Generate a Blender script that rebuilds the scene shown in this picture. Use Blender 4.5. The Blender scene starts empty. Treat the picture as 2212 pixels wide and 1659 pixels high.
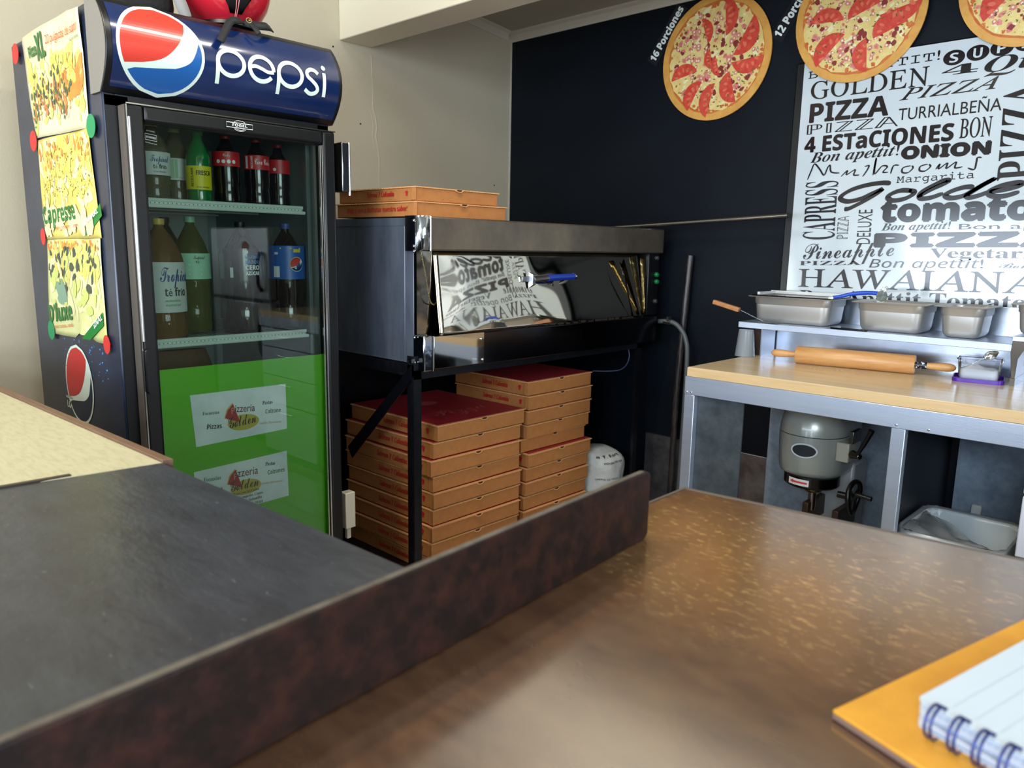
import bpy, math, random
from mathutils import Vector, Matrix
random.seed(7)
PI = math.pi
SC = bpy.context.scene
COL = SC.collection

# ------------------------------------------------------------------ camera
cam_d = bpy.data.cameras.new('camera')
cam = bpy.data.objects.new('camera', cam_d)
COL.objects.link(cam)
cam.matrix_world = Matrix(((0.72388464, -0.13377025, 0.6768283, 0.0),
                           (0.68969441, 0.11516678, -0.71488337, 0.0),
                           (0.017682, 0.98429779, 0.17562805, 1.35),
                           (0, 0, 0, 1)))
cam_d.sensor_width = 36.0
cam_d.lens = 1641.85 / 2212.0 * 36.0
cam_d.clip_start = 0.02
cam_d.dof.use_dof = True
cam_d.dof.focus_distance = 2.2
cam_d.dof.aperture_fstop = 6.0
SC.camera = cam

# ------------------------------------------------------------------ exposure, world, lights
SC.view_settings.view_transform = 'Standard'
SC.view_settings.look = 'None'
SC.view_settings.exposure = 0.25
SC.view_settings.gamma = 1.0
SC.view_settings.use_curve_mapping = False
SC.cycles.max_bounces = 8
SC.cycles.glossy_bounces = 5
SC.cycles.transparent_max_bounces = 16
SC.cycles.sample_clamp_indirect = 6.0
SC.cycles.use_denoising = True

world = bpy.data.worlds.new('sky')
SC.world = world
world.use_nodes = True
bg = world.node_tree.nodes['Background']
bg.inputs[0].default_value = (0.62, 0.78, 1.0, 1)
bg.inputs[1].default_value = 2.2

def area(name, loc, rot, sx, sy, power, col):
    l = bpy.data.lights.new(name, 'AREA')
    l.shape = 'RECTANGLE'; l.size = sx; l.size_y = sy
    l.energy = power; l.color = col
    o = bpy.data.objects.new(name, l)
    o.location = loc; o.rotation_euler = rot
    COL.objects.link(o)
    return o
# daylight coming in through the shop front (behind the camera) and the side window
area('shopfront_daylight', (-0.9, -3.3, 1.15), (PI / 2, 0, 0), 4.2, 1.15, 150, (0.76, 0.87, 1.0))
area('transom_daylight', (1.3, -3.3, 2.4), (PI / 2, 0, 0), 2.2, 0.75, 135, (0.72, 0.85, 1.0))  # added fill to brighten the space under the prep table, no window known there
area('side_window_daylight', (3.25, 0.6, 1.75), (PI / 2, 0, PI / 2), 2.2, 1.3, 70, (0.88, 0.94, 1.0))
# ceiling tube in the front room
area('ceiling_tube_light', (-1.6, -0.2, 2.93), (0, 0, PI / 2), 1.2, 0.12, 34, (1.0, 0.92, 0.76))
area('ceiling_tube_light', (-1.3, 1.46, 2.93), (0, 0, PI / 2), 0.55, 0.12, 13, (1.0, 0.94, 0.84))

# ------------------------------------------------------------------ helpers
def lin(c):
    return tuple((x / 255 / 12.92) if x / 255 <= 0.04045 else ((x / 255 + 0.055) / 1.055) ** 2.4 for x in c) + (1,)

_mats = {}
def M(name, col, rough=0.5, metal=0.0, var=None, bump=None, coat=0.0, spec=0.5, stretch=(1, 1, 1), emit=0, trans=0.0, alpha=1.0, sheen=0):
    """procedural principled material; var=(scale, other colour, contrast lo, hi)"""
    if name in _mats: return _mats[name]
    m = bpy.data.materials.new(name); m.use_nodes = True
    nt = m.node_tree; b = nt.nodes['Principled BSDF']
    b.inputs['Base Color'].default_value = lin(col)
    b.inputs['Roughness'].default_value = rough
    b.inputs['Metallic'].default_value = metal
    b.inputs['Specular IOR Level'].default_value = spec
    b.inputs['Coat Weight'].default_value = coat
    b.inputs['Coat Roughness'].default_value = 0.08
    b.inputs['Transmission Weight'].default_value = trans
    b.inputs['Alpha'].default_value = alpha
    tc = mp = None
    if var or bump:
        tc = nt.nodes.new('ShaderNodeTexCoord'); mp = nt.nodes.new('ShaderNodeMapping')
        mp.inputs['Scale'].default_value = stretch
        nt.links.new(tc.outputs['Object'], mp.inputs[0])
    if var:
        n = nt.nodes.new('ShaderNodeTexNoise'); n.inputs['Scale'].default_value = var[0]
        n.inputs['Detail'].default_value = 6; n.inputs['Roughness'].default_value = 0.65
        nt.links.new(mp.outputs[0], n.inputs['Vector'])
        r = nt.nodes.new('ShaderNodeValToRGB')
        lo, hi = (var[2], var[3]) if len(var) > 3 else (0.35, 0.7)
        r.color_ramp.elements[0].position = lo; r.color_ramp.elements[1].position = hi
        r.color_ramp.elements[0].color = lin(col); r.color_ramp.elements[1].color = lin(var[1])
        nt.links.new(n.outputs['Fac'], r.inputs[0]); nt.links.new(r.outputs[0], b.inputs['Base Color'])
        m['ramp'] = r.name
    if bump:
        n = nt.nodes.new('ShaderNodeTexNoise'); n.inputs['Scale'].default_value = bump[0]
        n.inputs['Detail'].default_value = bump[3] if len(bump) > 3 else 4
        nt.links.new(mp.outputs[0], n.inputs['Vector'])
        bp = nt.nodes.new('ShaderNodeBump'); bp.inputs['Strength'].default_value = bump[1]
        bp.inputs['Distance'].default_value = bump[2] if len(bump) > 2 else 0.01
        nt.links.new(n.outputs['Fac'], bp.inputs['Height']); nt.links.new(bp.outputs[0], b.inputs['Normal'])
    _mats[name] = m
    return m

def clear(name, tint, refl=1.5, rough=0.0, opacity=0.0, body=(255, 255, 255)):
    """clear glass or plastic: see-through with a Fresnel reflection"""
    if name in _mats: return _mats[name]
    m = bpy.data.materials.new(name); m.use_nodes = True
    nt = m.node_tree; nt.nodes.clear()
    out = nt.nodes.new('ShaderNodeOutputMaterial')
    tr = nt.nodes.new('ShaderNodeBsdfTransparent'); tr.inputs[0].default_value = lin(tint)
    gl = nt.nodes.new('ShaderNodeBsdfGlossy'); gl.inputs['Roughness'].default_value = rough
    df = nt.nodes.new('ShaderNodeBsdfDiffuse'); df.inputs[0].default_value = lin(body)
    fr = nt.nodes.new('ShaderNodeFresnel'); fr.inputs[0].default_value = refl
    m0 = nt.nodes.new('ShaderNodeMixShader'); m0.inputs[0].default_value = opacity
    m1 = nt.nodes.new('ShaderNodeMixShader')
    nt.links.new(tr.outputs[0], m0.inputs[1]); nt.links.new(df.outputs[0], m0.inputs[2])
    nt.links.new(fr.outputs[0], m1.inputs[0]); nt.links.new(m0.outputs[0], m1.inputs[1]); nt.links.new(gl.outputs[0], m1.inputs[2])
    nt.links.new(m1.outputs[0], out.inputs[0])
    _mats[name] = m
    return m

# ---- text: glyph outlines of Blender's own interface font, styles through Unicode letters
STY = {'serif': 0x1D400, 'ital': 0x1D434, 'bital': 0x1D468, 'bscript': 0x1D4D0, 'slab': 0x1D670, 'slabb': 0x1D400,
       'double': 0x1D538, 'sansb': 0x1D5D4, 'heavy': 0x1D5D4, 'sansbi': 0x1D63C, 'script': 0x1D4D0, 'cond': None, 'bcond': 0x1D5D4,
       'sans': None, 'hand': 0x1D608}
DIG = {'sansb': 0x1D7EC, 'heavy': 0x1D7EC, 'serif': 0x1D7CE, 'slab': 0x1D7F6, 'slabb': 0x1D7CE, 'bital': 0x1D7CE, 'bcond': 0x1D7EC}
DBL = {'C': 0x2102, 'H': 0x210D, 'N': 0x2115, 'P': 0x2119, 'Q': 0x211A, 'R': 0x211D, 'Z': 0x2124}
def styled(s, st):
    b = STY.get(st); o = ''
    if b is None: return s
    for c in s:
        if st == 'double' and c in DBL: o += chr(DBL[c])
        elif st == 'ital' and c == 'h': o += '\u210e'
        elif 'A' <= c <= 'Z': o += chr(b + ord(c) - 65)
        elif 'a' <= c <= 'z': o += chr(b + 26 + ord(c) - 97)
        elif '0' <= c <= '9' and st in DIG: o += chr(DIG[st] + ord(c) - 48)
        else: o += c
    return o
_tx = {}
def prebake(pairs):
    """make the outlines of many words in one go, one word per line"""
    pairs = sorted(set(pairs)); c = bpy.data.curves.new('lettering', 'FONT'); c.size = 1; c.resolution_u = 3; c.fill_mode = 'BOTH'; c.space_line = 4
    c.body = '\n'.join(styled(s, st) for s, st in pairs); o = bpy.data.objects.new('lettering', c); me = o.to_mesh()
    co = [(v.co.x, v.co.y) for v in me.vertices]; buck = {}
    ys = sorted(set(round(y, 2) for _, y in co))
    for p in me.polygons:
        f = tuple(p.vertices); k = int(round((-sum(co[i][1] for i in f) / len(f) + 0.3) / 4.0)); buck.setdefault(k, []).append(f)
    o.to_mesh_clear()
    for k, (s, st) in enumerate(pairs):
        fs = buck.get(k)
        if not fs: continue
        ids = sorted({i for f in fs for i in f}); mp = {i: n for n, i in enumerate(ids)}
        vs = [(co[i][0], co[i][1] + 4.0 * k) for i in ids]; fs = [tuple(mp[i] for i in f) for f in fs]
        _tx[(s, st)] = (vs, fs, min(v[0] for v in vs), max(v[0] for v in vs), max(v[1] for v in vs))
    bpy.data.objects.remove(o); bpy.data.curves.remove(c)
def glyphs(s, st):
    """2-D mesh of a word, baseline at 0; returns verts, faces, x extent, top"""
    k = (s, st)
    if k in _tx: return _tx[k]
    if '_o' not in _tx:
        c = bpy.data.curves.new('lettering', 'FONT'); c.size = 1; c.resolution_u = 3; c.fill_mode = 'BOTH'
        _tx['_o'] = bpy.data.objects.new('lettering', c)
    o = _tx['_o']; o.data.body = styled(s, st)
    me = o.to_mesh()
    vs = [(v.co.x, v.co.y) for v in me.vertices]; fs = [tuple(p.vertices) for p in me.polygons]
    o.to_mesh_clear()
    if not vs: vs = [(0, 0), (1, 0), (1, 1)]; fs = [(0, 1, 2)]
    x0 = min(v[0] for v in vs); x1 = max(v[0] for v in vs); y1 = max(v[1] for v in vs)
    _tx[k] = (vs, fs, x0, x1, y1)
    return _tx[k]

class MB:
    """collects shapes (world or local coordinates) to be linked as ONE mesh object"""
    def __init__(s): s.v = []; s.f = []; s.m = []
    def add(s, vs, fs, m=0):
        k = len(s.v); s.v += [Vector(v) for v in vs]
        for f in fs: s.f.append(tuple(i + k for i in f)); s.m.append(m)
        return s
    def box(s, x0, x1, y0, y1, z0, z1, m=0):
        return s.add([(x0, y0, z0), (x1, y0, z0), (x1, y1, z0), (x0, y1, z0), (x0, y0, z1), (x1, y0, z1), (x1, y1, z1), (x0, y1, z1)],
                     [(0, 3, 2, 1), (4, 5, 6, 7), (0, 1, 5, 4), (1, 2, 6, 5), (2, 3, 7, 6), (3, 0, 4, 7)], m)
    def bar(s, p0, p1, w, h, up=(0, 0, 1), m=0):
        p0 = Vector(p0); p1 = Vector(p1); d = (p1 - p0).normalized(); u = Vector(up)
        a = d.cross(u).normalized() * w / 2; b = a.cross(d).normalized() * h / 2
        q = [p + i * a + j * b for p in (p0, p1) for i, j in ((-1, -1), (1, -1), (1, 1), (-1, 1))]
        return s.add(q, [(0, 3, 2, 1), (4, 5, 6, 7), (0, 1, 5, 4), (1, 2, 6, 5), (2, 3, 7, 6), (3, 0, 4, 7)], m)
    def tube(s, pts, r, n=12, m=0, caps=True):
        pts = [Vector(p) for p in pts]; k = len(s.v); rs = r if isinstance(r, (list, tuple)) else [r] * len(pts)
        ref = None
        for i, p in enumerate(pts):
            t = (pts[min(i + 1, len(pts) - 1)] - pts[max(i - 1, 0)]).normalized()
            if ref is None:
                ref = t.orthogonal().normalized()
            ref = (ref - t * ref.dot(t)).normalized(); b = t.cross(ref)
            for j in range(n):
                a = 2 * PI * j / n; s.v.append(p + rs[i] * (math.cos(a) * ref + math.sin(a) * b))
        for i in range(len(pts) - 1):
            for j in range(n):
                a = k + i * n + j; b = k + i * n + (j + 1) % n; s.f.append((a, b, b + n, a + n)); s.m.append(m)
        if caps:
            s.f.append(tuple(k + j for j in reversed(range(n)))); s.m.append(m)
            s.f.append(tuple(k + (len(pts) - 1) * n + j for j in range(n))); s.m.append(m)
        return s
    def lathe(s, prof, c=(0, 0, 0), n=40, ms=None, m=0, cap=True):
        k = len(s.v); c = Vector(c)
        for r, z in prof:
            for j in range(n):
                a = 2 * PI * j / n; s.v.append(c + Vector((r * math.cos(a), r * math.sin(a), z)))
        for i in range(len(prof) - 1):
            for j in range(n):
                a = k + i * n + j; b = k + i * n + (j + 1) % n; s.f.append((a, b, b + n, a + n)); s.m.append(ms[i] if ms else m)
        if cap:
            s.f.append(tuple(k + j for j in reversed(range(n)))); s.m.append(ms[0] if ms else m)
            s.f.append(tuple(k + (len(prof) - 1) * n + j for j in range(n))); s.m.append(ms[-1] if ms else m)
        return s
    def loops(s, ls, m=0, closed=True, cap0=True, cap1=True):
        k = len(s.v); n = len(ls[0])
        for l in ls: s.v += [Vector(p) for p in l]
        for i in range(len(ls) - 1):
            for j in range(n if closed else n - 1):
                a = k + i * n + j; b = k + i * n + (j + 1) % n; s.f.append((a, b, b + n, a + n)); s.m.append(m)
        if cap0: s.f.append(tuple(k + j for j in reversed(range(n)))); s.m.append(m)
        if cap1: s.f.append(tuple(k + (len(ls) - 1) * n + j for j in range(n))); s.m.append(m)
        return s
    def prism(s, poly, fn, t0, t1, m=0):
        """2-D polygon -> slab between depth t0 and t1; fn(u, v, t) gives the point"""
        k = len(s.v); n = len(poly)
        s.v += [Vector(fn(u, v, t0)) for u, v in poly] + [Vector(fn(u, v, t1)) for u, v in poly]
        s.f.append(tuple(k + i for i in reversed(range(n)))); s.m.append(m)
        s.f.append(tuple(k + n + i for i in range(n))); s.m.append(m)
        for i in range(n):
            j = (i + 1) % n; s.f.append((k + i, k + j, k + n + j, k + n + i)); s.m.append(m)
        return s
    def flat(s, poly, fn, t, m=0):
        k = len(s.v); s.v += [Vector(fn(u, v, t)) for u, v in poly]
        s.f.append(tuple(range(k, k + len(poly)))); s.m.append(m)
        return s
    def text(s, body, st, a, b, h, fn, t=0.0, m=0, fat=0, shear=0.0, n=1):
        """word with its baseline from a to b (2-D) and capitals h tall, laid on the surface fn(u, v, t)"""
        vs, fs, x0, x1, top = glyphs(body, st)
        ux, uy = b[0] - a[0], b[1] - a[1]; L = math.hypot(ux, uy); ux /= L; uy /= L
        sx = L / (x1 - x0); sy = h / top
        if shear < -0.2: shear *= sx / sy
        offs = [(0, 0)] if not fat else [(-fat, 0), (fat, 0), (0, fat), (0, -fat)]
        for q, (ox, oy) in enumerate(offs):
            k = len(s.v)
            for x, y in vs:
                lx = (x - x0) * sx + y * sy * shear + ox; ly = y * sy + oy
                s.v.append(Vector(fn(a[0] + lx * ux - ly * uy, a[1] + lx * uy + ly * ux, t + q * 4e-5)))
            for f in fs: s.f.append(tuple(i + k for i in f)); s.m.append(m)
        return s

def rrect(cx, cy, hx, hy, r, z, n=6, rot=0):
    pts = []
    for sx, sy, a0 in ((1, 1, 0), (-1, 1, PI / 2), (-1, -1, PI), (1, -1, 1.5 * PI)):
        for i in range(n + 1):
            a = a0 + PI / 2 * i / n
            pts.append((sx * (hx - r) + r * math.cos(a), sy * (hy - r) + r * math.sin(a)))
    c, s_ = math.cos(rot), math.sin(rot)
    return [(cx + c * x - s_ * y, cy + s_ * x + c * y, z) for x, y in pts]

ORG = {}
def mk(name, mb, mats, parent=None, loc=None, bevel=0.0, smooth=35, local=False, solid=0.0, segs=2):
    """link the collected shapes as ONE mesh object; vertices are given in world coordinates unless local"""
    if not isinstance(mats, (list, tuple)): mats = [mats]
    me = bpy.data.meshes.new(name)
    if parent is not None: org = ORG.get(parent.name, Vector((0, 0, 0)))
    elif loc is not None: org = Vector(loc)
    else:
        xs = [v.x for v in mb.v]; ys = [v.y for v in mb.v]; zs = [v.z for v in mb.v]
        org = Vector(((min(xs) + max(xs)) / 2, (min(ys) + max(ys)) / 2, min(zs)))
    sh = Vector((0, 0, 0)) if local else org
    me.from_pydata([v - sh for v in mb.v], [], mb.f)
    for m in mats: me.materials.append(m)
    me.polygons.foreach_set('material_index', mb.m)
    if smooth:
        me.polygons.foreach_set('use_smooth', [True] * len(me.polygons))
        me.update(); me.set_sharp_from_angle(angle=math.radians(smooth))
    me.update()
    o = bpy.data.objects.new(name, me); COL.objects.link(o)
    if parent is not None:
        o.parent = parent
        ORG[o.name] = org
    else:
        o.location = org; ORG[o.name] = org
    if bevel:
        b = o.modifiers.new('bevel', 'BEVEL'); b.width = bevel; b.segments = segs; b.limit_method = 'ANGLE'; b.angle_limit = math.radians(40)
        b.harden_normals = False
    if solid:
        q = o.modifiers.new('thickness', 'SOLIDIFY'); q.thickness = solid; q.offset = 0
    return o
def tag(o, label, cat, group=None, kind=None):
    o['label'] = label; o['category'] = cat
    if group: o['group'] = group
    if kind: o['kind'] = kind
    return o
def thing(name, label, cat, loc, rz=0.0, group=None):
    o = bpy.data.objects.new(name, None); o.empty_display_size = 0.05
    o.location = loc; o.rotation_euler = (0, 0, rz); COL.objects.link(o)
    ORG[o.name] = Vector(loc)
    return tag(o, label, cat, group)
def struct(name, mb, mats, **k):
    o = mk(name, mb, mats, **k)
    if o.parent is None: o['kind'] = 'structure'
    return o
def dup(root, loc, rz, label, group=None):
    r = root.copy(); COL.objects.link(r); r.location = loc; r.rotation_euler = (0, 0, rz); r['label'] = label
    if group: r['group'] = group
    for ch in list(root.children):
        c = ch.copy(); COL.objects.link(c); c.parent = r
        for g in ch.children:
            d = g.copy(); COL.objects.link(d); d.parent = c
    return r

# ------------------------------------------------------------------ materials
beige = M('beige_wall_paint', (190, 181, 158), 0.6, var=(1.3, (180, 170, 148), 0.3, 0.8), bump=(160, 0.25, 0.002))
cream = M('cream_beam_paint', (226, 216, 192), 0.6, bump=(120, 0.2, 0.002))
ceilm = M('ceiling_paint', (176, 168, 152), 0.7, bump=(90, 0.15, 0.002))
trimm = M('white_moulding_paint', (196, 188, 172), 0.5)
navy = M('near_black_wall_paint', (2, 9, 19), 0.55, spec=0.2, var=(3, (8, 17, 25), 0.35, 0.75), bump=(70, 0.12, 0.003))
black = M('black_plastic', (6, 8, 11), 0.35)
blackmetal = M('black_painted_steel', (10, 11, 15), 0.3, var=(30, (26, 28, 36), 0.5, 0.8))
bodyblue = M('dark_blue_vinyl', (14, 26, 50), 0.32, var=(5, (44, 56, 80), 0.4, 0.8), spec=0.6)
chrome = M('chrome_strip', (225, 225, 225), 0.15, 1.0)
steel = M('brushed_steel', (178, 180, 186), 0.3, 1.0, var=(3, (196, 200, 208)), stretch=(1, 8, 8), bump=(60, 0.05, 0.002))
steelx = M('brushed_table_steel', (188, 200, 220), 0.38, 0.75, var=(4, (200, 208, 222), 0.35, 0.7), stretch=(1, 1, 14), bump=(40, 0.08, 0.002))
darksteel = M('smoked_oven_steel', (112, 104, 94), 0.36, 0.8, var=(5, (150, 136, 116), 0.35, 0.75), bump=(6, 0.1, 0.004))
sidesteel = M('oven_side_steel', (84, 92, 106), 0.42, 0.45, var=(3, (116, 124, 138), 0.35, 0.8), stretch=(4, 4, 1))
galv = M('galvanized_sheet', (128, 144, 160), 0.5, 0.3, var=(22, (160, 176, 190), 0.35, 0.7), bump=(90, 0.2, 0.002))
pansteel = M('pan_steel', (192, 190, 186), 0.4, 0.75, bump=(8, 0.03, 0.002))
card = M('cardboard', (180, 118, 62), 0.75, var=(40, (164, 104, 52), 0.3, 0.8), bump=(220, 0.25, 0.001))
cardin = M('cardboard_edge', (208, 156, 100), 0.8, bump=(200, 0.4, 0.001))
redtop = M('red_box_print', (156, 30, 40), 0.5, var=(30, (158, 36, 42)))
redink = M('red_ink', (178, 30, 28), 0.6)
redink2 = M('faded_red_print', (176, 70, 66), 0.6)
wood_pale = M('pale_worktop_laminate', (220, 198, 158), 0.2, var=(3, (206, 178, 134), 0.35, 0.7), stretch=(1, 9, 3), bump=(20, 0.03, 0.002))
wood_edge = M('worktop_edge', (214, 184, 138), 0.5, var=(6, (202, 168, 118)), stretch=(1, 8, 14))
pinwood = M('rolling_pin_wood', (206, 156, 100), 0.35, var=(6, (186, 130, 74), 0.35, 0.75), stretch=(1, 9, 9))
white = M('white_plastic', (226, 228, 226), 0.35)
paper = M('white_paper', (236, 240, 240), 0.6, var=(9, (206, 212, 218), 0.4, 0.8))
green = M('green_film', (96, 186, 14), 0.4)
letter = M('poster_ink', (20, 14, 20), 0.16, coat=0.25)
postw = M('glossy_poster_sheet', (206, 214, 216), 0.12, var=(2, (196, 206, 210)), bump=(3.2, 0.12, 0.02, 1), coat=0.7)
inkg = M('green_ink', (38, 110, 46), 0.5)
inko = M('orange_ink', (198, 84, 40), 0.5)
inkd = M('dark_ink', (34, 32, 34), 0.5)
inkw = M('white_print', (232, 240, 236), 0.35)
pred = M('logo_red', (204, 58, 44), 0.28, coat=0.3)
pwhite = M('logo_white', (216, 232, 220), 0.28, coat=0.3)
pblue = M('logo_blue', (22, 88, 158), 0.28, coat=0.3)
pnavy = M('header_blue', (14, 38, 86), 0.2, var=(2.5, (10, 26, 64), 0.35, 0.75), coat=0.5)
POSTER = [
    ('BON APETTIT!', 'slab', -1.37, 2.041, -0.892, 2.045, 0.033),
    ('4', 'bital', -0.88, 1.987, -0.766, 1.987, 0.045),
    ('Quesos', 'bscript', -0.746, 1.979, -0.324, 1.99, 0.0551),
    ('GOLDEN', 'serif', -1.352, 1.96, -0.904, 1.962, 0.067),
    ('PIZZA', 'ital', -1.016, 1.919, -0.694, 1.924, 0.0401),
    ('PIZZA', 'heavy', -1.351, 1.871, -1.051, 1.871, 0.071),
    ('TURRIALBEÑA', 'sans', -1.013, 1.847, -0.679, 1.849, 0.053),
    ('PIZZA', 'double', -1.358, 1.825, -1.011, 1.827, 0.037),
    ('4 ESTaCIONES', 'heavy', -1.361, 1.755, -0.82, 1.761, 0.0591),
    ('BON', 'serif', -0.806, 1.766, -0.693, 1.766, 0.067),
    ('Bon apettit!', 'bscript', -1.335, 1.713, -1.0, 1.721, 0.0401),
    ('ONION', 'heavy', -0.986, 1.707, -0.699, 1.707, 0.041),
    ('Mushrooms', 'bital', -1.332, 1.658, -0.716, 1.653, 0.046),
    ('Margarita', 'slab', -0.996, 1.619, -0.737, 1.625, 0.027),
    ('Golden', 'bscript', -1.2, 1.553, -0.477, 1.562, 0.0771),
    ('tomatoe', 'heavy', -1.038, 1.478, -0.467, 1.482, 0.071),
    ('PIZZA', 'serif', -0.546, 1.616, -0.557, 1.935, 0.1226),
    ('CAPRESS', 'serif', -1.21, 1.409, -1.215, 1.640, 0.13),
    ('PIZZA', 'double', -1.157, 1.411, -1.159, 1.5, 0.043),
    ('DELUXE', 'sans', -1.070, 1.392, -1.072, 1.524, 0.052),
    ('Bon apettit!', 'bscript', -1.034, 1.443, -0.797, 1.448, 0.0271),
    ('Bon apettit!', 'sans', -0.767, 1.446, -0.365, 1.449, 0.02),
    ('PIZZA', 'heavy', -1.052, 1.382, -0.415, 1.391, 0.0471),
    ('Vegetariana', 'slabb', -0.854, 1.343, -0.396, 1.35, 0.035),
    ('Pineapple', 'script', -1.33, 1.326, -0.978, 1.348, 0.0618),
    ('PIZZA', 'serif', -1.344, 1.302, -1.096, 1.31, 0.0171),
    ('Bon apettit!', 'hand', -1.065, 1.301, -0.675, 1.31, 0.0331),
    ('Bon apettit!', 'script', -0.627, 1.312, -0.349, 1.317, 0.02),
    ('HAWAIANA', 'serif', -1.346, 1.214, -0.492, 1.228, 0.0741),
    ('Bon Apettit Tomatoes', 'slabb', -1.331, 1.148, -0.448, 1.172, 0.0531),
]
SIDE = [
    ('Pizza', 'bcond', -2.707, 1.88, -2.625, 1.88, 0.031),
    ('XL', 'bcond', -2.622, 1.86, -2.534, 1.864, 0.0692),
    ('20 pulgadas de sabor', 'cond', -2.526, 1.892, -2.254, 1.888, 0.0239),
    ('16 porciones', 'cond', -2.334, 1.871, -2.248, 1.87, 0.009),
    ('Capresse', 'bcond', -2.687, 1.398, -2.404, 1.409, 0.0496),
    ('jamón, tomate fresco y orégano', 'cond', -2.589, 1.38, -2.394, 1.387, 0.0109),
    ("D'luxe", 'bcond', -2.681, 1.095, -2.477, 1.115, 0.0557),
    ('jamón, tocineta, cebolla', 'cond', -2.641, 1.077, -2.478, 1.093, 0.0125),
    ('ORIGINAL', 'heavy', -2.342, 1.383, -2.225, 1.421, 0.0145),
    ('ORIGINAL', 'heavy', -2.33, 1.077, -2.222, 1.13, 0.0178),
]
PAPER = [
    ('Focaccias', 'serif', 0.939, 0.861, 0.989, 0.859, 0.01),
    ('Pizzas', 'sansb', 0.95, 0.818, 0.994, 0.815, 0.015),
    ('Pastas', 'serif', 1.126, 0.867, 1.159, 0.866, 0.011),
    ('Calzone', 'sansb', 1.134, 0.838, 1.186, 0.836, 0.014),
    ('Gordo Hawaiano', 'serif', 1.113, 0.807, 1.186, 0.802, 0.008),
    ('izzeria', 'sans', 1.037, 0.856, 1.1, 0.851, 0.021),
    ('Golden', 'script', 1.017, 0.81, 1.103, 0.816, 0.0327),
    ('Focaccias', 'serif', 0.932, 0.663, 0.984, 0.661, 0.012),
    ('Pastas', 'serif', 1.127, 0.674, 1.16, 0.671, 0.011),
    ('Calzones', 'sansb', 1.134, 0.644, 1.192, 0.643, 0.014),
    ('izzeria', 'sans', 1.03, 0.656, 1.102, 0.654, 0.023),
    ('Golden', 'script', 1.012, 0.615, 1.102, 0.616, 0.032),
    ('Pizzas', 'sansb', 0.946, 0.629, 0.987, 0.627, 0.011),
    ('Gordo Hawaiano', 'serif', 1.11, 0.617, 1.184, 0.611, 0.007),
    ('50 mts este del Centro', 'serif', 1.017, 0.601, 1.103, 0.602, 0.008),
    ('Turno Campestre, Centro', 'serif', 1.012, 0.587, 1.115, 0.587, 0.009),
    ('Coronado, Sabanilla', 'serif', 1.019, 0.572, 1.111, 0.574, 0.009),
    ('8397-2644', 'serif', 1.055, 0.558, 1.114, 0.559, 0.009),
]
GOLDEN_STROKES = [
    [(-1.015, 1.619), (-1.048, 1.622), (-1.103, 1.616), (-1.158, 1.601), (-1.194, 1.58), (-1.197, 1.565), (-1.167, 1.556), (-1.122, 1.565), (-1.084, 1.582), (-1.046, 1.598), (-1.064, 1.582), (-1.098, 1.561), (-1.136, 1.541), (-1.164, 1.528), (-1.181, 1.527)] ,
    [(-0.938, 1.589), (-0.976, 1.591), (-1.009, 1.58), (-1.021, 1.566), (-1.003, 1.555), (-0.965, 1.559), (-0.936, 1.573), (-0.93, 1.585), (-0.949, 1.59)] ,
    [(-0.917, 1.565), (-0.872, 1.591), (-0.831, 1.61), (-0.818, 1.62), (-0.833, 1.621), (-0.86, 1.609), (-0.897, 1.588), (-0.91, 1.571), (-0.902, 1.559), (-0.869, 1.562), (-0.831, 1.576)] ,
    [(-0.733, 1.595), (-0.767, 1.594), (-0.807, 1.581), (-0.823, 1.568), (-0.805, 1.558), (-0.767, 1.564), (-0.732, 1.585), (-0.704, 1.603), (-0.673, 1.62), (-0.704, 1.601), (-0.738, 1.578), (-0.754, 1.565), (-0.743, 1.558), (-0.716, 1.564), (-0.685, 1.576)] ,
    [(-0.685, 1.576), (-0.636, 1.582), (-0.596, 1.593), (-0.591, 1.601), (-0.61, 1.603), (-0.651, 1.595), (-0.682, 1.58), (-0.684, 1.567), (-0.663, 1.559), (-0.631, 1.561), (-0.594, 1.573)] ,
    [(-0.577, 1.561), (-0.55, 1.593), (-0.558, 1.561), (-0.522, 1.591), (-0.504, 1.592), (-0.519, 1.563), (-0.495, 1.562), (-0.473, 1.575)] ,
]
MUSHROOM_STROKES = [
    [(-1.339, 1.647), (-1.326, 1.683), (-1.315, 1.708), (-1.293, 1.687), (-1.273, 1.662), (-1.261, 1.69), (-1.252, 1.699), (-1.245, 1.673), (-1.212, 1.667)] ,
    [(-1.205, 1.653), (-1.182, 1.675), (-1.184, 1.659), (-1.153, 1.677), (-1.156, 1.657), (-1.135, 1.656)] ,
    [(-1.122, 1.649), (-1.108, 1.671), (-1.102, 1.689), (-1.118, 1.686)] ,
    [(-1.084, 1.652), (-1.077, 1.717), (-1.079, 1.657), (-1.054, 1.684), (-1.034, 1.681), (-1.048, 1.662), (-1.029, 1.661)] ,
    [(-1.02, 1.654), (-1.012, 1.683), (-0.993, 1.684)] ,
    [(-0.951, 1.68), (-0.977, 1.674), (-0.979, 1.658), (-0.96, 1.655), (-0.943, 1.67), (-0.947, 1.68)] ,
    [(-0.893, 1.682), (-0.917, 1.676), (-0.919, 1.661), (-0.901, 1.658), (-0.884, 1.672), (-0.889, 1.682)] ,
    [(-0.865, 1.662), (-0.853, 1.68), (-0.855, 1.663), (-0.829, 1.682), (-0.83, 1.663), (-0.801, 1.684), (-0.802, 1.664), (-0.778, 1.666)] ,
    [(-0.761, 1.661), (-0.74, 1.655), (-0.736, 1.68), (-0.734, 1.695), (-0.721, 1.694)] ,
]

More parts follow.
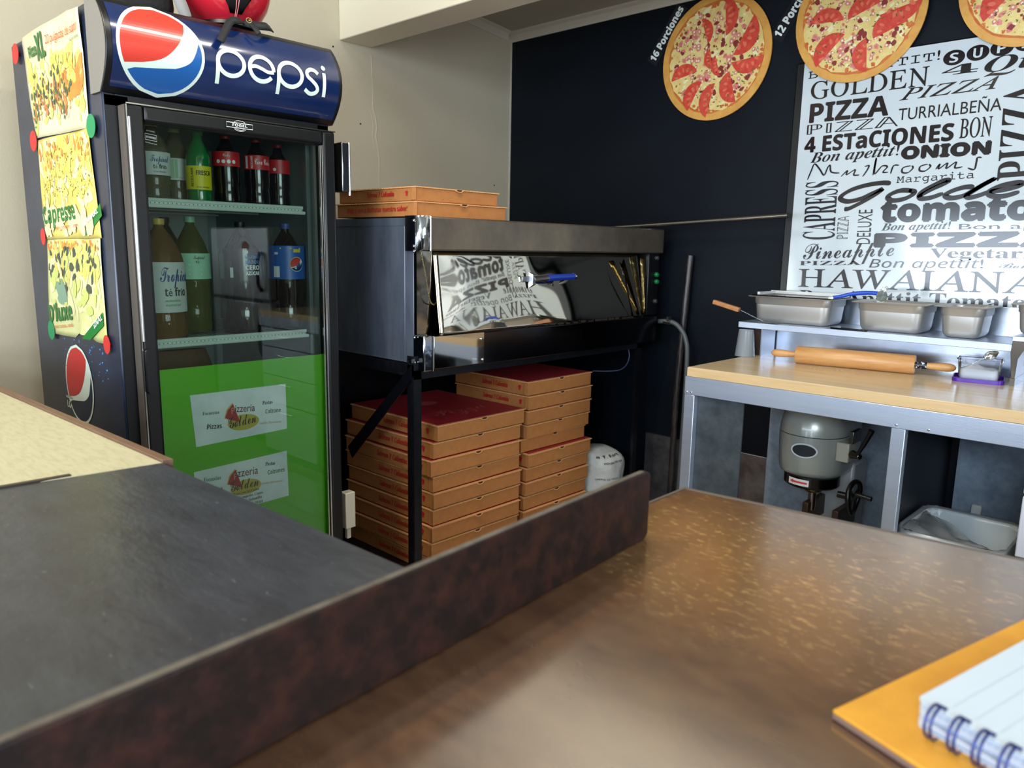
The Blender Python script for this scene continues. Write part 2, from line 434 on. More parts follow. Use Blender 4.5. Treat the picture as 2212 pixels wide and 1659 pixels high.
prebake([(r[0], r[1]) for r in POSTER + SIDE + PAPER] + [('Quesos', 'bital'), ('GOLDEN', 'ital'), ('BON', 'ital'), ('HAWAIANA', 'ital'), ('Bon apettit!', 'bital'), ('P', 'sans')] +
        [(c, 'heavy') for c in ('S', 'U', 'P', 'R', 'E')] + [('16 Porciones', 'sansb'), ('12 Porciones', 'sansb'), ('FOGEL', 'heavy'), ('RETORNABLE', 'heavy'), ('PROMOCION', 'sans'),
         ('Reciclame por favor', 'sans'), ('DISFRUTA', 'sansb'), ('LO', 'sansb'), ('Tropical', 'bscript'), ('té frío', 'sansb'), ('con limón', 'sans'), ('Información nutricional', 'sans'), ('FRESCA', 'heavy'),
         ('citrus toronja', 'sans'), ('RECICLAME', 'sansb'), ('Coke', 'bscript'), ('Coca Cola', 'bscript'), ('ECOIN', 'sansb'), ('Hecho en Costa Rica', 'sans'), ('melocotón', 'serif'), ('natural', 'serif'),
         ('té', 'sansb'), ('MÁXIMO', 'heavy'), ('SABOR', 'heavy'), ('CERO', 'heavy'), ('AZÚCAR', 'heavy'), ('¡Pide y ven a disfrutar nuestro sabor!', 'sansb'), ('Sabrosa Y Calientita', 'bital'), ('Pizza', 'bscript'),
         ('a T. Fort', 'sansb'), ('HOUM TES DE', 'sansb'), ('HARINA DE TRIGO', 'sans')])

# ================================================================== THE ROOM
XW, YB = -3.05, 3.17
fm = M('floor_tiles', (168, 160, 148), 0.18, var=(2, (150, 142, 130)))
struct('floor', MB().box(-3.3, 2.9, -3.3, 3.4, -0.1, 0), fm)
mb = MB()
for i in range(-9, 9): mb.box(i * 0.33, i * 0.33 + 0.005, -3.0, 3.17, 0.0, 0.0006)
for i in range(-9, 10): mb.box(-3.05, 2.6, i * 0.33, i * 0.33 + 0.005, 0.0, 0.0006)
struct('grout_lines', mb, M('grout', (88, 82, 76), 0.8), parent=bpy.data.objects['floor'])
wl = struct('wall_left', MB().box(XW - 0.1, XW, -3.1, 3.27, 0, 3.1), beige)
# plaster ridge and small holes of the left wall
cr = MB(); pts = [(2.235, 2.215), (2.238, 2.14), (2.243, 2.05), (2.24, 1.985), (2.252, 1.95), (2.262, 1.9), (2.255, 1.86), (2.268, 1.8), (2.274, 1.73), (2.27, 1.66), (2.276, 1.6)]
cr.tube([(XW + 0.0005, y, z) for y, z in pts], [0.0015, 0.002, 0.0015, 0.004, 0.005, 0.004, 0.004, 0.003, 0.003, 0.0025, 0.001], n=8)
cr.tube([(XW + 0.0005, y - 0.02, z) for y, z in pts[3:8]], 0.002, n=8)
struct('plaster_ridge', cr, beige, parent=wl)
holes = MB()
for y, z in ((2.03, 2.215), (2.17, 1.905), (2.085, 1.75), (3.05, 1.69), (2.2, 2.37)):
    holes.lathe([(0.004, 0), (0.004, 0.001)], (0, 0, 0), n=10)
    for v in holes.v[-20:]:
        v.x, v.y, v.z = XW + 0.0005 + v.z, y + v.x, z + v.y
struct('screw_hole', holes, M('dark_hole', (30, 24, 20), 0.9), parent=wl)
wb = struct('wall_back', MB().box(-3.15, 2.7, YB, YB + 0.1, 0, 3.1), navy)
struct('corner_bead', MB().box(XW, XW + 0.006, YB - 0.006, YB, 0, 2.45), trimm, parent=wb)
mb = MB().box(2.6, 2.7, -3.1, 3.27, 0, 1.1).box(2.6, 2.7, -3.1, 3.27, 2.4, 3.1).box(2.6, 2.7, -3.1, -0.5, 1.1, 2.4).box(2.6, 2.7, 1.7, 3.27, 1.1, 2.4)
struct('wall_right', mb, beige)
mb = MB().box(-3.15, 2.7, -3.1, -3.0, 0, 0.5).box(-3.15, 2.7, -3.1, -3.0, 1.8, 1.98).box(-3.15, 2.7, -3.1, -3.0, 2.8, 3.1).box(-3.15, 0.15, -3.1, -3.0, 1.98, 2.8).box(2.45, 2.7, -3.1, -3.0, 1.98, 2.8).box(-3.15, -3.0, -3.1, -3.0, 0.5, 1.8).box(1.2, 2.7, -3.1, -3.0, 0.5, 1.8)  # the upper right opening is added to let the high fill light in
struct('wall_front', mb, beige)
# ceiling: high in the front room, lower and slightly sloped behind the beam
mb = MB().box(-3.15, 2.7, -3.1, 2.1, 3.0, 3.1)
mb.add([(-3.15, 2.2, 2.59), (2.7, 2.2, 2.59), (2.7, 3.2, 2.49), (-3.15, 3.2, 2.49), (-3.15, 2.2, 2.66), (2.7, 2.2, 2.66), (2.7, 3.2, 2.56), (-3.15, 3.2, 2.56)],
       [(0, 3, 2, 1), (4, 5, 6, 7), (0, 1, 5, 4), (1, 2, 6, 5), (2, 3, 7, 6), (3, 0, 4, 7)])
ce = struct('ceiling', mb, ceilm, smooth=0)
struct('beam', MB().box(-3.05, 2.6, 2.064, 2.232, 2.248, 3.0), cream, parent=ce, bevel=0.004)
def crown(L, z0): return [(0, z0), (0.006, z0), (0.01, z0 + 0.012), (0.022, z0 + 0.03), (0.036, z0 + 0.04), (0.04, z0 + 0.05), (0, z0 + 0.05)]
mb = MB(); mb.prism([(a, b) for a, b in crown(0, 2.45)], lambda u, v, t: (t, YB - u, v), -3.05, 2.6)
struct('trim_1', mb, trimm, smooth=0)
mb = MB(); P = crown(0, 0)
mb.prism(P, lambda u, v, t: (XW + u, t, 2.45 + v + (YB - t) * 0.1), 2.232, YB - 0.04)
struct('trim_2', mb, trimm, smooth=0)

# ================================================================== WALL WITH POSTER AND PIZZA PRINTS
def wallp(y): return lambda u, v, t: (u, y - t, v)
t = thing('backing_board', 'large black board fixed to the dark wall behind the word poster', 'board', (-0.85, 3.165, 1.0))
mk('board', MB().box(-1.425, -0.2, 3.150, 3.168, 1.08, 2.108), M('black_board', (9, 11, 14), 0.35), t, bevel=0.006)
po = thing('word_poster', 'glossy white poster covered with dark pizza words in many letterings', 'poster', (-0.82, 3.149, 1.12))
nx, nz = 40, 30; vs = []; fs = []
for j in range(nz + 1):
    for i in range(nx + 1):
        x = -1.39 + 1.15 * i / nx; z = 1.115 + 0.987 * j / nz
        vs.append((x, 3.1485 - 0.0004 * math.sin(x * 23 + z * 7) - 0.0003 * math.sin(x * 9 - z * 17), z))
for j in range(nz):
    for i in range(nx):
        a = j * (nx + 1) + i; fs.append((a, a + 1, a + nx + 2, a + nx + 1))
mk('poster_sheet', MB().add(vs, fs), postw, po)
lt = MB(); fp = wallp(3.1472)
for r in POSTER:
    body, st, a, b, c, d, h = r
    if body in ('Golden', 'Mushrooms'): continue
    thin = body in ('GOLDEN', 'BON', 'HAWAIANA')
    if body == 'Bon apettit!' and st == 'bscript': st = 'bital'
    if body == '4': h *= 0.72
    if body == 'Quesos': st = 'bital'; h *= 0.9
    fat = 0.0016 if st == 'heavy' else 0.0
    sh = 0.35 if body in ('Mushrooms',) else 0.0
    if thin: st = 'ital'; sh = -0.27; a += 0.006; fat = 0.0006
    if body == 'Bon apettit!' and st == 'bital': sh = 0.12
    if body == 'PIZZA' and st == 'ital': sh = 0.35; c -= 0.012; fat = 0.0006
    if body == 'tomatoe': fat = 0.005
    if body == 'PIZZA' and st == 'heavy' and h < 0.06: fat = 0.004
    if body == 'ONION': fat = 0.004
    if st == 'serif' and body == 'GOLDEN': st = 'serif'
    lt.text(body, st, (a, b), (c, d), h, fp, fat=fat, shear=sh)
def ribbon0(mb, pts, w0, w1, fn, t):
    n = len(pts)
    k = len(mb.v); L = []; R = []
    for i, p in enumerate(pts):
        a = pts[max(i - 1, 0)]; b = pts[min(i + 1, n - 1)]; dx, dy = b[0] - a[0], b[1] - a[1]; l = math.hypot(dx, dy) or 1
        e = math.sin(PI * min(1, (i + 1.5) / 5, (n - i + 0.5) / 5) / 2); slant = abs(-dx * 0.5 + dy * 0.85) / l
        w = (w0 + (w1 - w0) * slant) * e / 2; L.append((p[0] - dy / l * w, p[1] + dx / l * w)); R.append((p[0] + dy / l * w, p[1] - dx / l * w))
    mb.v += [Vector(fn(u, v, t)) for u, v in L] + [Vector(fn(u, v, t)) for u, v in R]
    for i in range(n - 1): mb.f.append((k + i, k + i + 1, k + n + i + 1, k + n + i)); mb.m.append(0)
def cm0(ps, n=8):
    o = []
    for i in range(len(ps) - 1):
        p0 = ps[max(i - 1, 0)]; p1 = ps[i]; p2 = ps[i + 1]; p3 = ps[min(i + 2, len(ps) - 1)]
        for k in range(n):
            s = k / n
            o.append(tuple(0.5 * (2 * p1[d] + (p2[d] - p0[d]) * s + (2 * p0[d] - 5 * p1[d] + 4 * p2[d] - p3[d]) * s * s + (3 * p1[d] - p0[d] - 3 * p2[d] + p3[d]) * s ** 3) for d in (0, 1)))
    return o + [tuple(ps[-1])]
for i, st_ in enumerate(GOLDEN_STROKES): ribbon0(lt, cm0(st_), 0.014, 0.021, fp, 0.0001 + 0.00002 * i)
for i, st_ in enumerate(MUSHROOM_STROKES): ribbon0(lt, cm0(st_, 6), 0.0035, 0.007, fp, 0.0001 + 0.00002 * i)
# SOUR in pale letters on dark ovals
for k, (ch, cx, cz) in enumerate((('S', -0.846, 2.045), ('U', -0.772, 2.05), ('P', -0.70, 2.055), ('R', -0.628, 2.06), ('E', -0.556, 2.063))):
    lt.flat([(cx + 0.035 * math.cos(a * PI / 16), cz + 0.026 * math.sin(a * PI / 16)) for a in range(32)], fp, 0)
mk('lettering', lt, letter, po, smooth=0)
l2 = MB()
for ch, cx, cz in (('S', -0.846, 2.045), ('U', -0.772, 2.05), ('P', -0.70, 2.055), ('R', -0.628, 2.06), ('E', -0.556, 2.063)):
    l2.text(ch, 'heavy', (cx - 0.014, cz - 0.016), (cx + 0.014, cz - 0.016), 0.032, fp, t=0.0004)
mk('oval_lettering', l2, postw, po, smooth=0)

pcols = [M('print_crust', (226, 170, 84), 0.4, var=(14, (206, 138, 56), 0.35, 0.75)), M('print_sauce', (196, 88, 34), 0.4, var=(30, (214, 128, 62))),
         M('print_cheese', (234, 214, 138), 0.4, var=(26, (224, 180, 104), 0.4, 0.75)), M('print_tomato', (204, 54, 40), 0.4, var=(40, (220, 88, 66))),
         M('print_tomato_seed', (226, 112, 82), 0.4), M('print_ham', (222, 148, 138), 0.4, var=(60, (206, 112, 108))),
         M('print_salami', (138, 46, 46), 0.4), M('print_pepper', (92, 100, 30), 0.4), M('print_pale_cheese', (240, 230, 176), 0.4)]
def pizza_print(cx, cz, R, y, label, seed, toms, stripy=0):
    rn = random.Random(seed); f = wallp(y); mb = MB()
    N = 72
    mb.prism([(cx + R * math.cos(2 * PI * i / N), cz + R * math.sin(2 * PI * i / N)) for i in range(N)], f, 0.0, 0.006, 0)
    def blob(x, z, r, m, t, n=9, jit=0.35, sq=1.0, ang=0.0):
        ps = []
        for i in range(n):
            a = 2 * PI * i / n; q = r * (1 + rn.uniform(-jit, jit))
            u, v = q * math.cos(a), q * sq * math.sin(a)
            ps.append((x + u * math.cos(ang) - v * math.sin(ang), z + u * math.sin(ang) + v * math.cos(ang)))
        mb.flat(ps, f, t, m)
    wob = [R * (0.885 + rn.uniform(-0.012, 0.012)) for _ in range(48)]
    mb.flat([(cx + wob[i] * math.cos(2 * PI * i / 48), cz + wob[i] * math.sin(2 * PI * i / 48)) for i in range(48)], f, 0.0063, 1)
    wob = [R * (0.862 + rn.uniform(-0.025, 0.02)) for _ in range(60)]
    mb.flat([(cx + wob[i] * math.cos(2 * PI * i / 60), cz + wob[i] * math.sin(2 * PI * i / 60)) for i in range(60)], f, 0.0066, 2)
    t = 0.0069
    def rp(k=0.8):
        r = R * k * math.sqrt(rn.random()); a = rn.uniform(0, 2 * PI); return cx + r * math.cos(a), cz + r * math.sin(a)
    for k in range(90):
        x, z = rp(0.82); blob(x, z, R * rn.uniform(0.03, 0.07), 8 if rn.random() < 0.7 else 2, t, 10, 0.4, 0.6, rn.uniform(0, 3)); t += 4e-6
    for k in range(60):
        a = rn.uniform(0, 2 * PI); r = R * rn.uniform(0.8, 0.87); blob(cx + r * math.cos(a), cz + r * math.sin(a), R * rn.uniform(0.015, 0.035), 1, t, 8, 0.5); t += 4e-6
    for k in range(210):
        x, z = rp(0.78); q = rn.random()
        m = 5 if q < 0.70 else 6
        blob(x, z, R * rn.uniform(0.026, 0.060), m, t, rn.choice((4, 5, 7)), 0.22, rn.uniform(0.6, 1), rn.uniform(0, 3)); t += 4e-6
        if m == 5: blob(x, z, R * 0.018, 4 if rn.random() < 0.4 else 8, t, 6, 0.3); t += 4e-6
    for dx, dz, r, a, w in toms:
        x, z = cx + dx * R, cz + dz * R; r *= R * 0.86; w = w * 0.95
        def seg(rr, m):
            nonlocal t
            ps = [(x + rr * math.cos(a + q * w / 12), z + rr * math.sin(a + q * w / 12)) for q in range(13)]
            if w > 3.3: ps.append((x, z))
            mb.flat(ps, f, t, m); t += 4e-6
        seg(r, 3)
        for q in range(5):
            aa = a + w * (q + 0.5) / 5; blob(x + r * 0.6 * math.cos(aa), z + r * 0.6 * math.sin(aa), r * 0.16, 4, t, 7, 0.3, 0.55, aa); t += 4e-6
    for k in range(200):
        x, z = rp(0.8); blob(x, z, R * rn.uniform(0.008, 0.024), 7 if rn.random() < 0.75 else 6, t, 5, 0.5, 0.45, rn.uniform(0, 3)); t += 4e-6
    o = mk('pizza_print', mb, pcols, smooth=0)
    tag(o, label, 'wall picture', 'round pizza pictures on the dark wall')
pizza_print(-1.802, 2.188, 0.262, 3.162, 'round ham and tomato pizza picture beside the words 16 Porciones', 3,
            [(-0.28, 0.42, 0.27, -0.9, 2.6), (0.08, 0.6, 0.36, -1.2, 2.7), (0.45, 0.3, 0.38, -1.9, 2.9), (0.6, -0.05, 0.33, 3.4, 2.9), (-0.55, -0.28, 0.3, 0.4, 2.9),
             (-0.3, -0.6, 0.3, 1.2, 3.0), (0.05, -0.7, 0.34, 1.6, 2.7), (0.38, -0.5, 0.3, 1.9, 3.2), (-0.02, 0.0, 0.2, 2.0, 2.8), (0.13, -0.12, 0.22, 2.2, 2.6)])
pizza_print(-1.19, 2.248, 0.243, 3.142, 'round pizza picture overlapping the top left corner of the word poster', 5,
            [(-0.5, -0.1, 0.33, 0.2, 2.8), (-0.35, -0.52, 0.36, 1.0, 2.9), (0.22, -0.62, 0.3, 1.8, 3.0), (0.5, -0.3, 0.3, 0.3, 3.4), (0.6, 0.1, 0.38, -2.6, 2.6), (0.1, 0.0, 0.3, 0.5, 3.0), (-0.2, 0.5, 0.3, 1, 3), (0.4, 0.6, 0.3, 2, 3)])
pizza_print(-0.632, 2.268, 0.22, 3.142, 'round pizza picture at the upper right above the word poster', 8,
            [(-0.3, -0.35, 0.42, 1.0, 2.9), (0.35, -0.5, 0.35, 1.6, 3.2), (-0.1, 0.3, 0.3, 0, 3), (0.5, 0.1, 0.3, 2, 3)])
tape = M('black_tape', (30, 34, 38), 0.18)
for nm, a, b, h, txt, lab in (('caption_strip', (-2.118, 2.218), (-1.978, 2.423), 0.036, '16 Porciones', 'black caption strip reading 16 Porciones in slanted white letters'),
                              ('caption_strip', (-1.512, 2.224), (-1.375, 2.425), 0.036, '12 Porciones', 'black caption strip starting with 12 beside the middle pizza picture')):
    d = Vector((b[0] - a[0], b[1] - a[1])).normalized(); n = Vector((-d.y, d.x)); mb = MB()
    q = [Vector(a) - d * 0.014 - n * 0.018, Vector(b) + d * 0.01 - n * 0.018, Vector(b) + d * 0.01 + n * 0.044, Vector(a) - d * 0.014 + n * 0.044]
    f = wallp(3.169); mb.prism([tuple(v) for v in q], f, 0, 0.0012)
    th = thing(nm, lab, 'sign', (a[0], 3.169, a[1]), group='slanted portion captions')
    mk('strip', mb, tape, th)
    mk('lettering', MB().text(txt, 'sansb', a, b, h, f, t=0.0018, fat=0.0012), inkw, th, smooth=0)

# steel splash sheet low on the dark wall left of the prep table
sp = MB().box(-2.06, -1.42, 3.155, 3.169, 0.02, 0.455)
tag(mk('splash_panel', sp, M('scratched_sheet', (120, 118, 124), 0.35, 0.9, var=(9, (168, 166, 170), 0.4, 0.7), bump=(40, 0.3, 0.003)), bevel=0.002),
    'scratched grey metal sheet low on the dark wall left of the prep table', 'wall panel')

# ================================================================== DISPLAY FRIDGE
fr = thing('display_fridge', 'tall dark blue drinks fridge with glass door and round red white and blue emblem', 'fridge', (-2.5, 1.07, 0))
Y0, Y1, XF, XBk = 0.74, 1.40, -2.14, -2.885
mb = MB().box(XBk, XF, Y0, Y0 + 0.03, 0.08, 1.945).box(XBk, XF, Y1 - 0.03, Y1, 0.08, 1.945).box(XBk, XBk + 0.03, Y0 + 0.03, Y1 - 0.03, 0.22, 1.70)
mb.box(XBk, XF, Y0 + 0.03, Y1 - 0.03, 1.70, 1.945).box(XBk, XF, Y0 + 0.03, Y1 - 0.03, 0.08, 0.22)
mb.box(XBk + 0.05, XF - 0.03, Y0 + 0.03, Y1 - 0.03, 0.0, 0.08)
mk('cabinet', mb, bodyblue, fr, bevel=0.006)
mk('front_frame', MB().box(-2.141, -2.137, 0.744, 0.80, 0.22, 1.715).box(-2.141, -2.137, 1.36, 1.397, 0.22, 1.715).box(-2.141, -2.137, 0.744, 1.397, 1.69, 1.717), black, fr)
liner = M('fridge_liner', (150, 162, 162), 0.5)
mb = MB().box(XBk + 0.03, XF, Y0 + 0.03, Y0 + 0.045, 0.22, 1.70).box(XBk + 0.03, XF, Y1 - 0.045, Y1 - 0.03, 0.22, 1.70).box(XBk + 0.03, XBk + 0.045, Y0 + 0.04, Y1 - 0.04, 0.22, 1.70)
mb.box(XBk + 0.03, XF, Y0 + 0.04, Y1 - 0.04, 0.22, 0.23).box(XBk + 0.03, XF, Y0 + 0.04, Y1 - 0.04, 1.685, 1.70)
mk('interior_liner', mb, liner, fr)
mb = MB()
for k, y in enumerate((Y1 - 0.062,)):
    mb.box(-2.19, -2.175, y, y + 0.014, 0.25, 1.67)
mk('shelf_upright', mb, M('galvanized_upright', (150, 158, 158), 0.4, 0.6), fr)
# curved header
def HX(z): return -2.132 + 0.058 * (1 - ((z - 1.832) / 0.113) ** 2)
def Hf(u, v, t): return (HX(v) + t, u, v)
zs = [1.719 + 0.226 * i / 16 for i in range(17)]
mb = MB(); prof = [(-2.20, 1.719)] + [(HX(z), z) for z in zs] + [(-2.20, 1.945)]
mb.prism(prof, lambda u, v, t: (u, t, v), 0.735, 1.412)
hd = mk('header', mb, black, fr, smooth=50, bevel=0.002)
mb = MB(); zz = [1.733 + 0.198 * i / 16 for i in range(17)]; L = []
for z in zz: L.append([(HX(z) + 0.0012, 0.75 + 0.65 * j / 6, z) for j in range(7)])
mb.loops(L, closed=False, cap0=False, cap1=False)
mk('header_face', mb, pnavy, hd, smooth=60)
mb = MB().prism([(-2.2, 1.72)] + [(HX(z) - 0.004, z) for z in zs] + [(-2.2, 1.944)], lambda u, v, t: (u, t, v), 0.7335, 0.736)
mk('header_end_cap', mb, M('grey_end_cap', (122, 118, 112), 0.4), hd, smooth=0)
def logo(fn, cx, cz, R, mr, mw, mbl, t0=0.0, refine=True):
    out = MB()
    def ci(r, n=64): return [(cx + r * math.cos(2 * PI * i / n), cz + r * math.sin(2 * PI * i / n)) for i in range(n)]
    def strip(poly, t, m):
        """fill a convex-ish outline in thin horizontal strips so that it follows a curved face"""
        vmin = min(p[1] for p in poly); vmax = max(p[1] for p in poly); n = 22; rows = []
        for k in range(n + 1):
            v = vmin + (vmax - vmin) * (0.0005 + 0.999 * k / n); xs = []
            for i in range(len(poly)):
                a, b = poly[i], poly[(i + 1) % len(poly)]
                if (a[1] - v) * (b[1] - v) < 0: xs.append(a[0] + (b[0] - a[0]) * (v - a[1]) / (b[1] - a[1]))
            if len(xs) >= 2: rows.append((min(xs), max(xs), v))
        for p, q in zip(rows, rows[1:]):
            out.add([fn(p[0], p[2], t), fn(p[1], p[2], t), fn(q[1], q[2], t), fn(q[0], q[2], t)], [(0, 1, 2, 3)], m)
    strip(ci(R), t0, 1)
    def curve(ps, n=14):
        o = []
        for i in range(len(ps) - 1):
            p0 = ps[max(i - 1, 0)]; p1 = ps[i]; p2 = ps[i + 1]; p3 = ps[min(i + 2, len(ps) - 1)]
            for k in range(n):
                s = k / n
                o.append(tuple(0.5 * (2 * p1[d] + (p2[d] - p0[d]) * s + (2 * p0[d] - 5 * p1[d] + 4 * p2[d] - p3[d]) * s * s + (3 * p1[d] - p0[d] - 3 * p2[d] + p3[d]) * s ** 3) for d in (0, 1)))
        return o + [ps[-1]]
    r = R * 0.925
    def W(p): return (cx + p[0] * r, cz + p[1] * r)
    a1, a2 = math.radians(48), math.radians(206)
    red = [(math.cos(a1 + (a2 - a1) * i / 40), math.sin(a1 + (a2 - a1) * i / 40)) for i in range(41)]
    red = [W(p) for p in red] + [W(p) for p in curve([(math.cos(a2), math.sin(a2)), (-0.42, -0.36), (0.02, -0.2), (0.36, 0.12), (0.6, 0.5), (math.cos(a1), math.sin(a1))])][1:-1]
    strip(red, t0 + 0.0006, 0)
    a1, a2 = math.radians(213), math.radians(379)
    bl = [(math.cos(a1 + (a2 - a1) * i / 40), math.sin(a1 + (a2 - a1) * i / 40)) for i in range(41)]
    top = curve([(math.cos(a2), math.sin(a2)), (0.86, 0.08), (0.68, -0.22), (0.25, -0.42), (-0.3, -0.47), (math.cos(a1), math.sin(a1))])
    strip([W(p) for p in bl] + [W(p) for p in top][1:-1], t0 + 0.0006, 2)
    return out
mk('round_emblem', logo(Hf, 0.869, 1.834, 0.111, 0, 1, 2, 0.0022), [pred, pwhite, pblue], hd, smooth=0)
def ribbon(mb, pts, w, fn, t, closed=False):
    n = len(pts); L = []; R = []
    for i, p in enumerate(pts):
        a = pts[(i - 1) % n] if (closed or i > 0) else p; b = pts[(i + 1) % n] if (closed or i < n - 1) else p
        dx, dy = b[0] - a[0], b[1] - a[1]; l = math.hypot(dx, dy) or 1; nx_, ny_ = -dy / l * w / 2, dx / l * w / 2
        L.append((p[0] + nx_, p[1] + ny_)); R.append((p[0] - nx_, p[1] - ny_))
    k = len(mb.v); mb.v += [Vector(fn(u, v, t)) for u, v in L] + [Vector(fn(u, v, t)) for u, v in R]
    for i in range(n if closed else n - 1):
        j = (i + 1) % n; mb.f.append((k + i, k + j, k + n + j, k + n + i)); mb.m.append(0)
def arc(cx, cz, rx, rz, a0, a1, n=36): return [(cx + rx * math.cos(math.radians(a0 + (a1 - a0) * i / n)), cz + rz * math.sin(math.radians(a0 + (a1 - a0) * i / n))) for i in range(n + 1)]
def vline(x, z0, z1, n=10): return [(x, z0 + (z1 - z0) * i / n) for i in range(n + 1)]
def catmull(ps, n=8):
    o = []
    for i in range(len(ps) - 1):
        p0 = ps[max(i - 1, 0)]; p1 = ps[i]; p2 = ps[i + 1]; p3 = ps[min(i + 2, len(ps) - 1)]
        for k in range(n):
            s = k / n
            o.append(tuple(0.5 * (2 * p1[d] + (p2[d] - p0[d]) * s + (2 * p0[d] - 5 * p1[d] + 4 * p2[d] - p3[d]) * s * s + (3 * p1[d] - p0[d] - 3 * p2[d] + p3[d]) * s ** 3) for d in range(len(p1))))
    return o + [tuple(ps[-1])]
mb = MB(); T = 0.003; w = 0.0112
for cx in (1.0530, 1.2330):
    ribbon(mb, arc(cx, 1.8335, 0.0375, 0.0325, 0, 360)[:-1], w, Hf, T, True)
    ribbon(mb, vline(cx - 0.0375, 1.836, 1.776), w, Hf, T)
ribbon(mb, arc(1.1430, 1.8335, 0.0360, 0.0325, -4, 325), w, Hf, T)
ribbon(mb, catmull([(1.109, 1.834), (1.125, 1.838), (1.143, 1.834), (1.162, 1.828), (1.180, 1.829)]), w * 0.85, Hf, T)
ribbon(mb, catmull([(1.325, 1.850), (1.314, 1.858), (1.300, 1.859), (1.288, 1.850), (1.290, 1.838), (1.303, 1.829), (1.318, 1.817), (1.323, 1.805), (1.314, 1.795), (1.298, 1.792), (1.281, 1.801)]), 0.0108, Hf, T)
ribbon(mb, vline(1.346, 1.789, 1.856), w, Hf, T)
mb.flat([(1.346 + 0.0072 * math.cos(a * PI / 8), 1.871 + 0.0072 * math.sin(a * PI / 8)) for a in range(16)], Hf, T)
mk('header_lettering', mb, pwhite, hd, smooth=0)
# door
dr = mk('door_frame', MB().box(-2.135, -2.085, 0.775, 0.818, 0.2, 1.694).box(-2.135, -2.085, 1.345, 1.388, 0.2, 1.694)
        .box(-2.135, -2.085, 0.818, 1.345, 1.652, 1.694).box(-2.135, -2.085, 0.818, 1.345, 0.2, 0.25), black, fr, bevel=0.008, segs=3)
mk('chrome_trim', MB().box(-2.088, -2.083, 0.7735, 0.7765, 0.22, 1.69).box(-2.088, -2.083, 0.775, 1.388, 1.6915, 1.6945).box(-2.094, -2.088, 1.343, 1.3475, 0.25, 1.65).box(-2.100, -2.094, 1.337, 1.3405, 0.25, 1.65), chrome, dr)
mk('door_side_face', MB().box(-2.132, -2.092, 0.7725, 0.775, 0.22, 1.69), M('brown_grey_trim', (116, 108, 100), 0.4, 0.5), dr)
mk('door_glass', MB().box(-2.112, -2.108, 0.815, 1.348, 0.245, 1.656), clear('door_glass', (238, 246, 242), 1.5), dr, smooth=0)
mb = MB().loops([rrect(0.789, 1.01, 0.011, 0.062, 0.01, x, 5) for x in (0, 0.012, 0.016)])
for v in mb.v: v.x, v.y, v.z = -2.084 + v.z, v.x, v.y
mk('handle', mb, black, dr)
mk('handle_rod', MB().tube([(-2.081, 0.780, 1.09), (-2.081, 0.780, 1.66)], 0.0038), M('rod_metal', (150, 148, 146), 0.3, 1.0), dr)
mb = MB().box(-2.0845, -2.0825, 1.034, 1.117, 1.664, 1.6825)
bd = mk('badge', mb, black, dr)
mb = MB(); f = lambda u, v, t: (-2.0822 + t, u, v)
ribbon(mb, [(1.037, 1.667), (1.114, 1.667), (1.114, 1.680), (1.037, 1.680)], 0.0016, f, 0, True)
mb.text('FOGEL', 'heavy', (1.054, 1.6705), (1.098, 1.6705), 0.0072, f)
ribbon(mb, arc(1.0755, 1.674, 0.022, 0.0155, 218, 322), 0.0009, f, 0); ribbon(mb, arc(1.0755, 1.674, 0.019, 0.0125, 226, 314), 0.0009, f, 0)
ribbon(mb, arc(1.0755, 1.674, 0.022, 0.0125, 42, 138), 0.0009, f, 0)
mk('badge_lettering', mb, inkw, bd, smooth=0)
mb = MB(); f = lambda u, v, t: (-2.1070 + t, u, v)
ribbon(mb, [(0.826, 1.612), (0.855, 1.609), (0.855, 1.624), (0.826, 1.627)], 0.0012, f, 0, True)
mb.text('RETORNABLE', 'heavy', (0.828, 1.6165), (0.853, 1.6140), 0.0052, f); mb.text('PROMOCION', 'sans', (0.830, 1.633), (0.851, 1.631), 0.003, f)
mb.text('Reciclame por favor', 'sans', (0.826, 1.604), (0.855, 1.600), 0.003, f)
mk('glass_sticker', mb, M('white_sticker', (170, 180, 180), 0.5), dr, smooth=0)
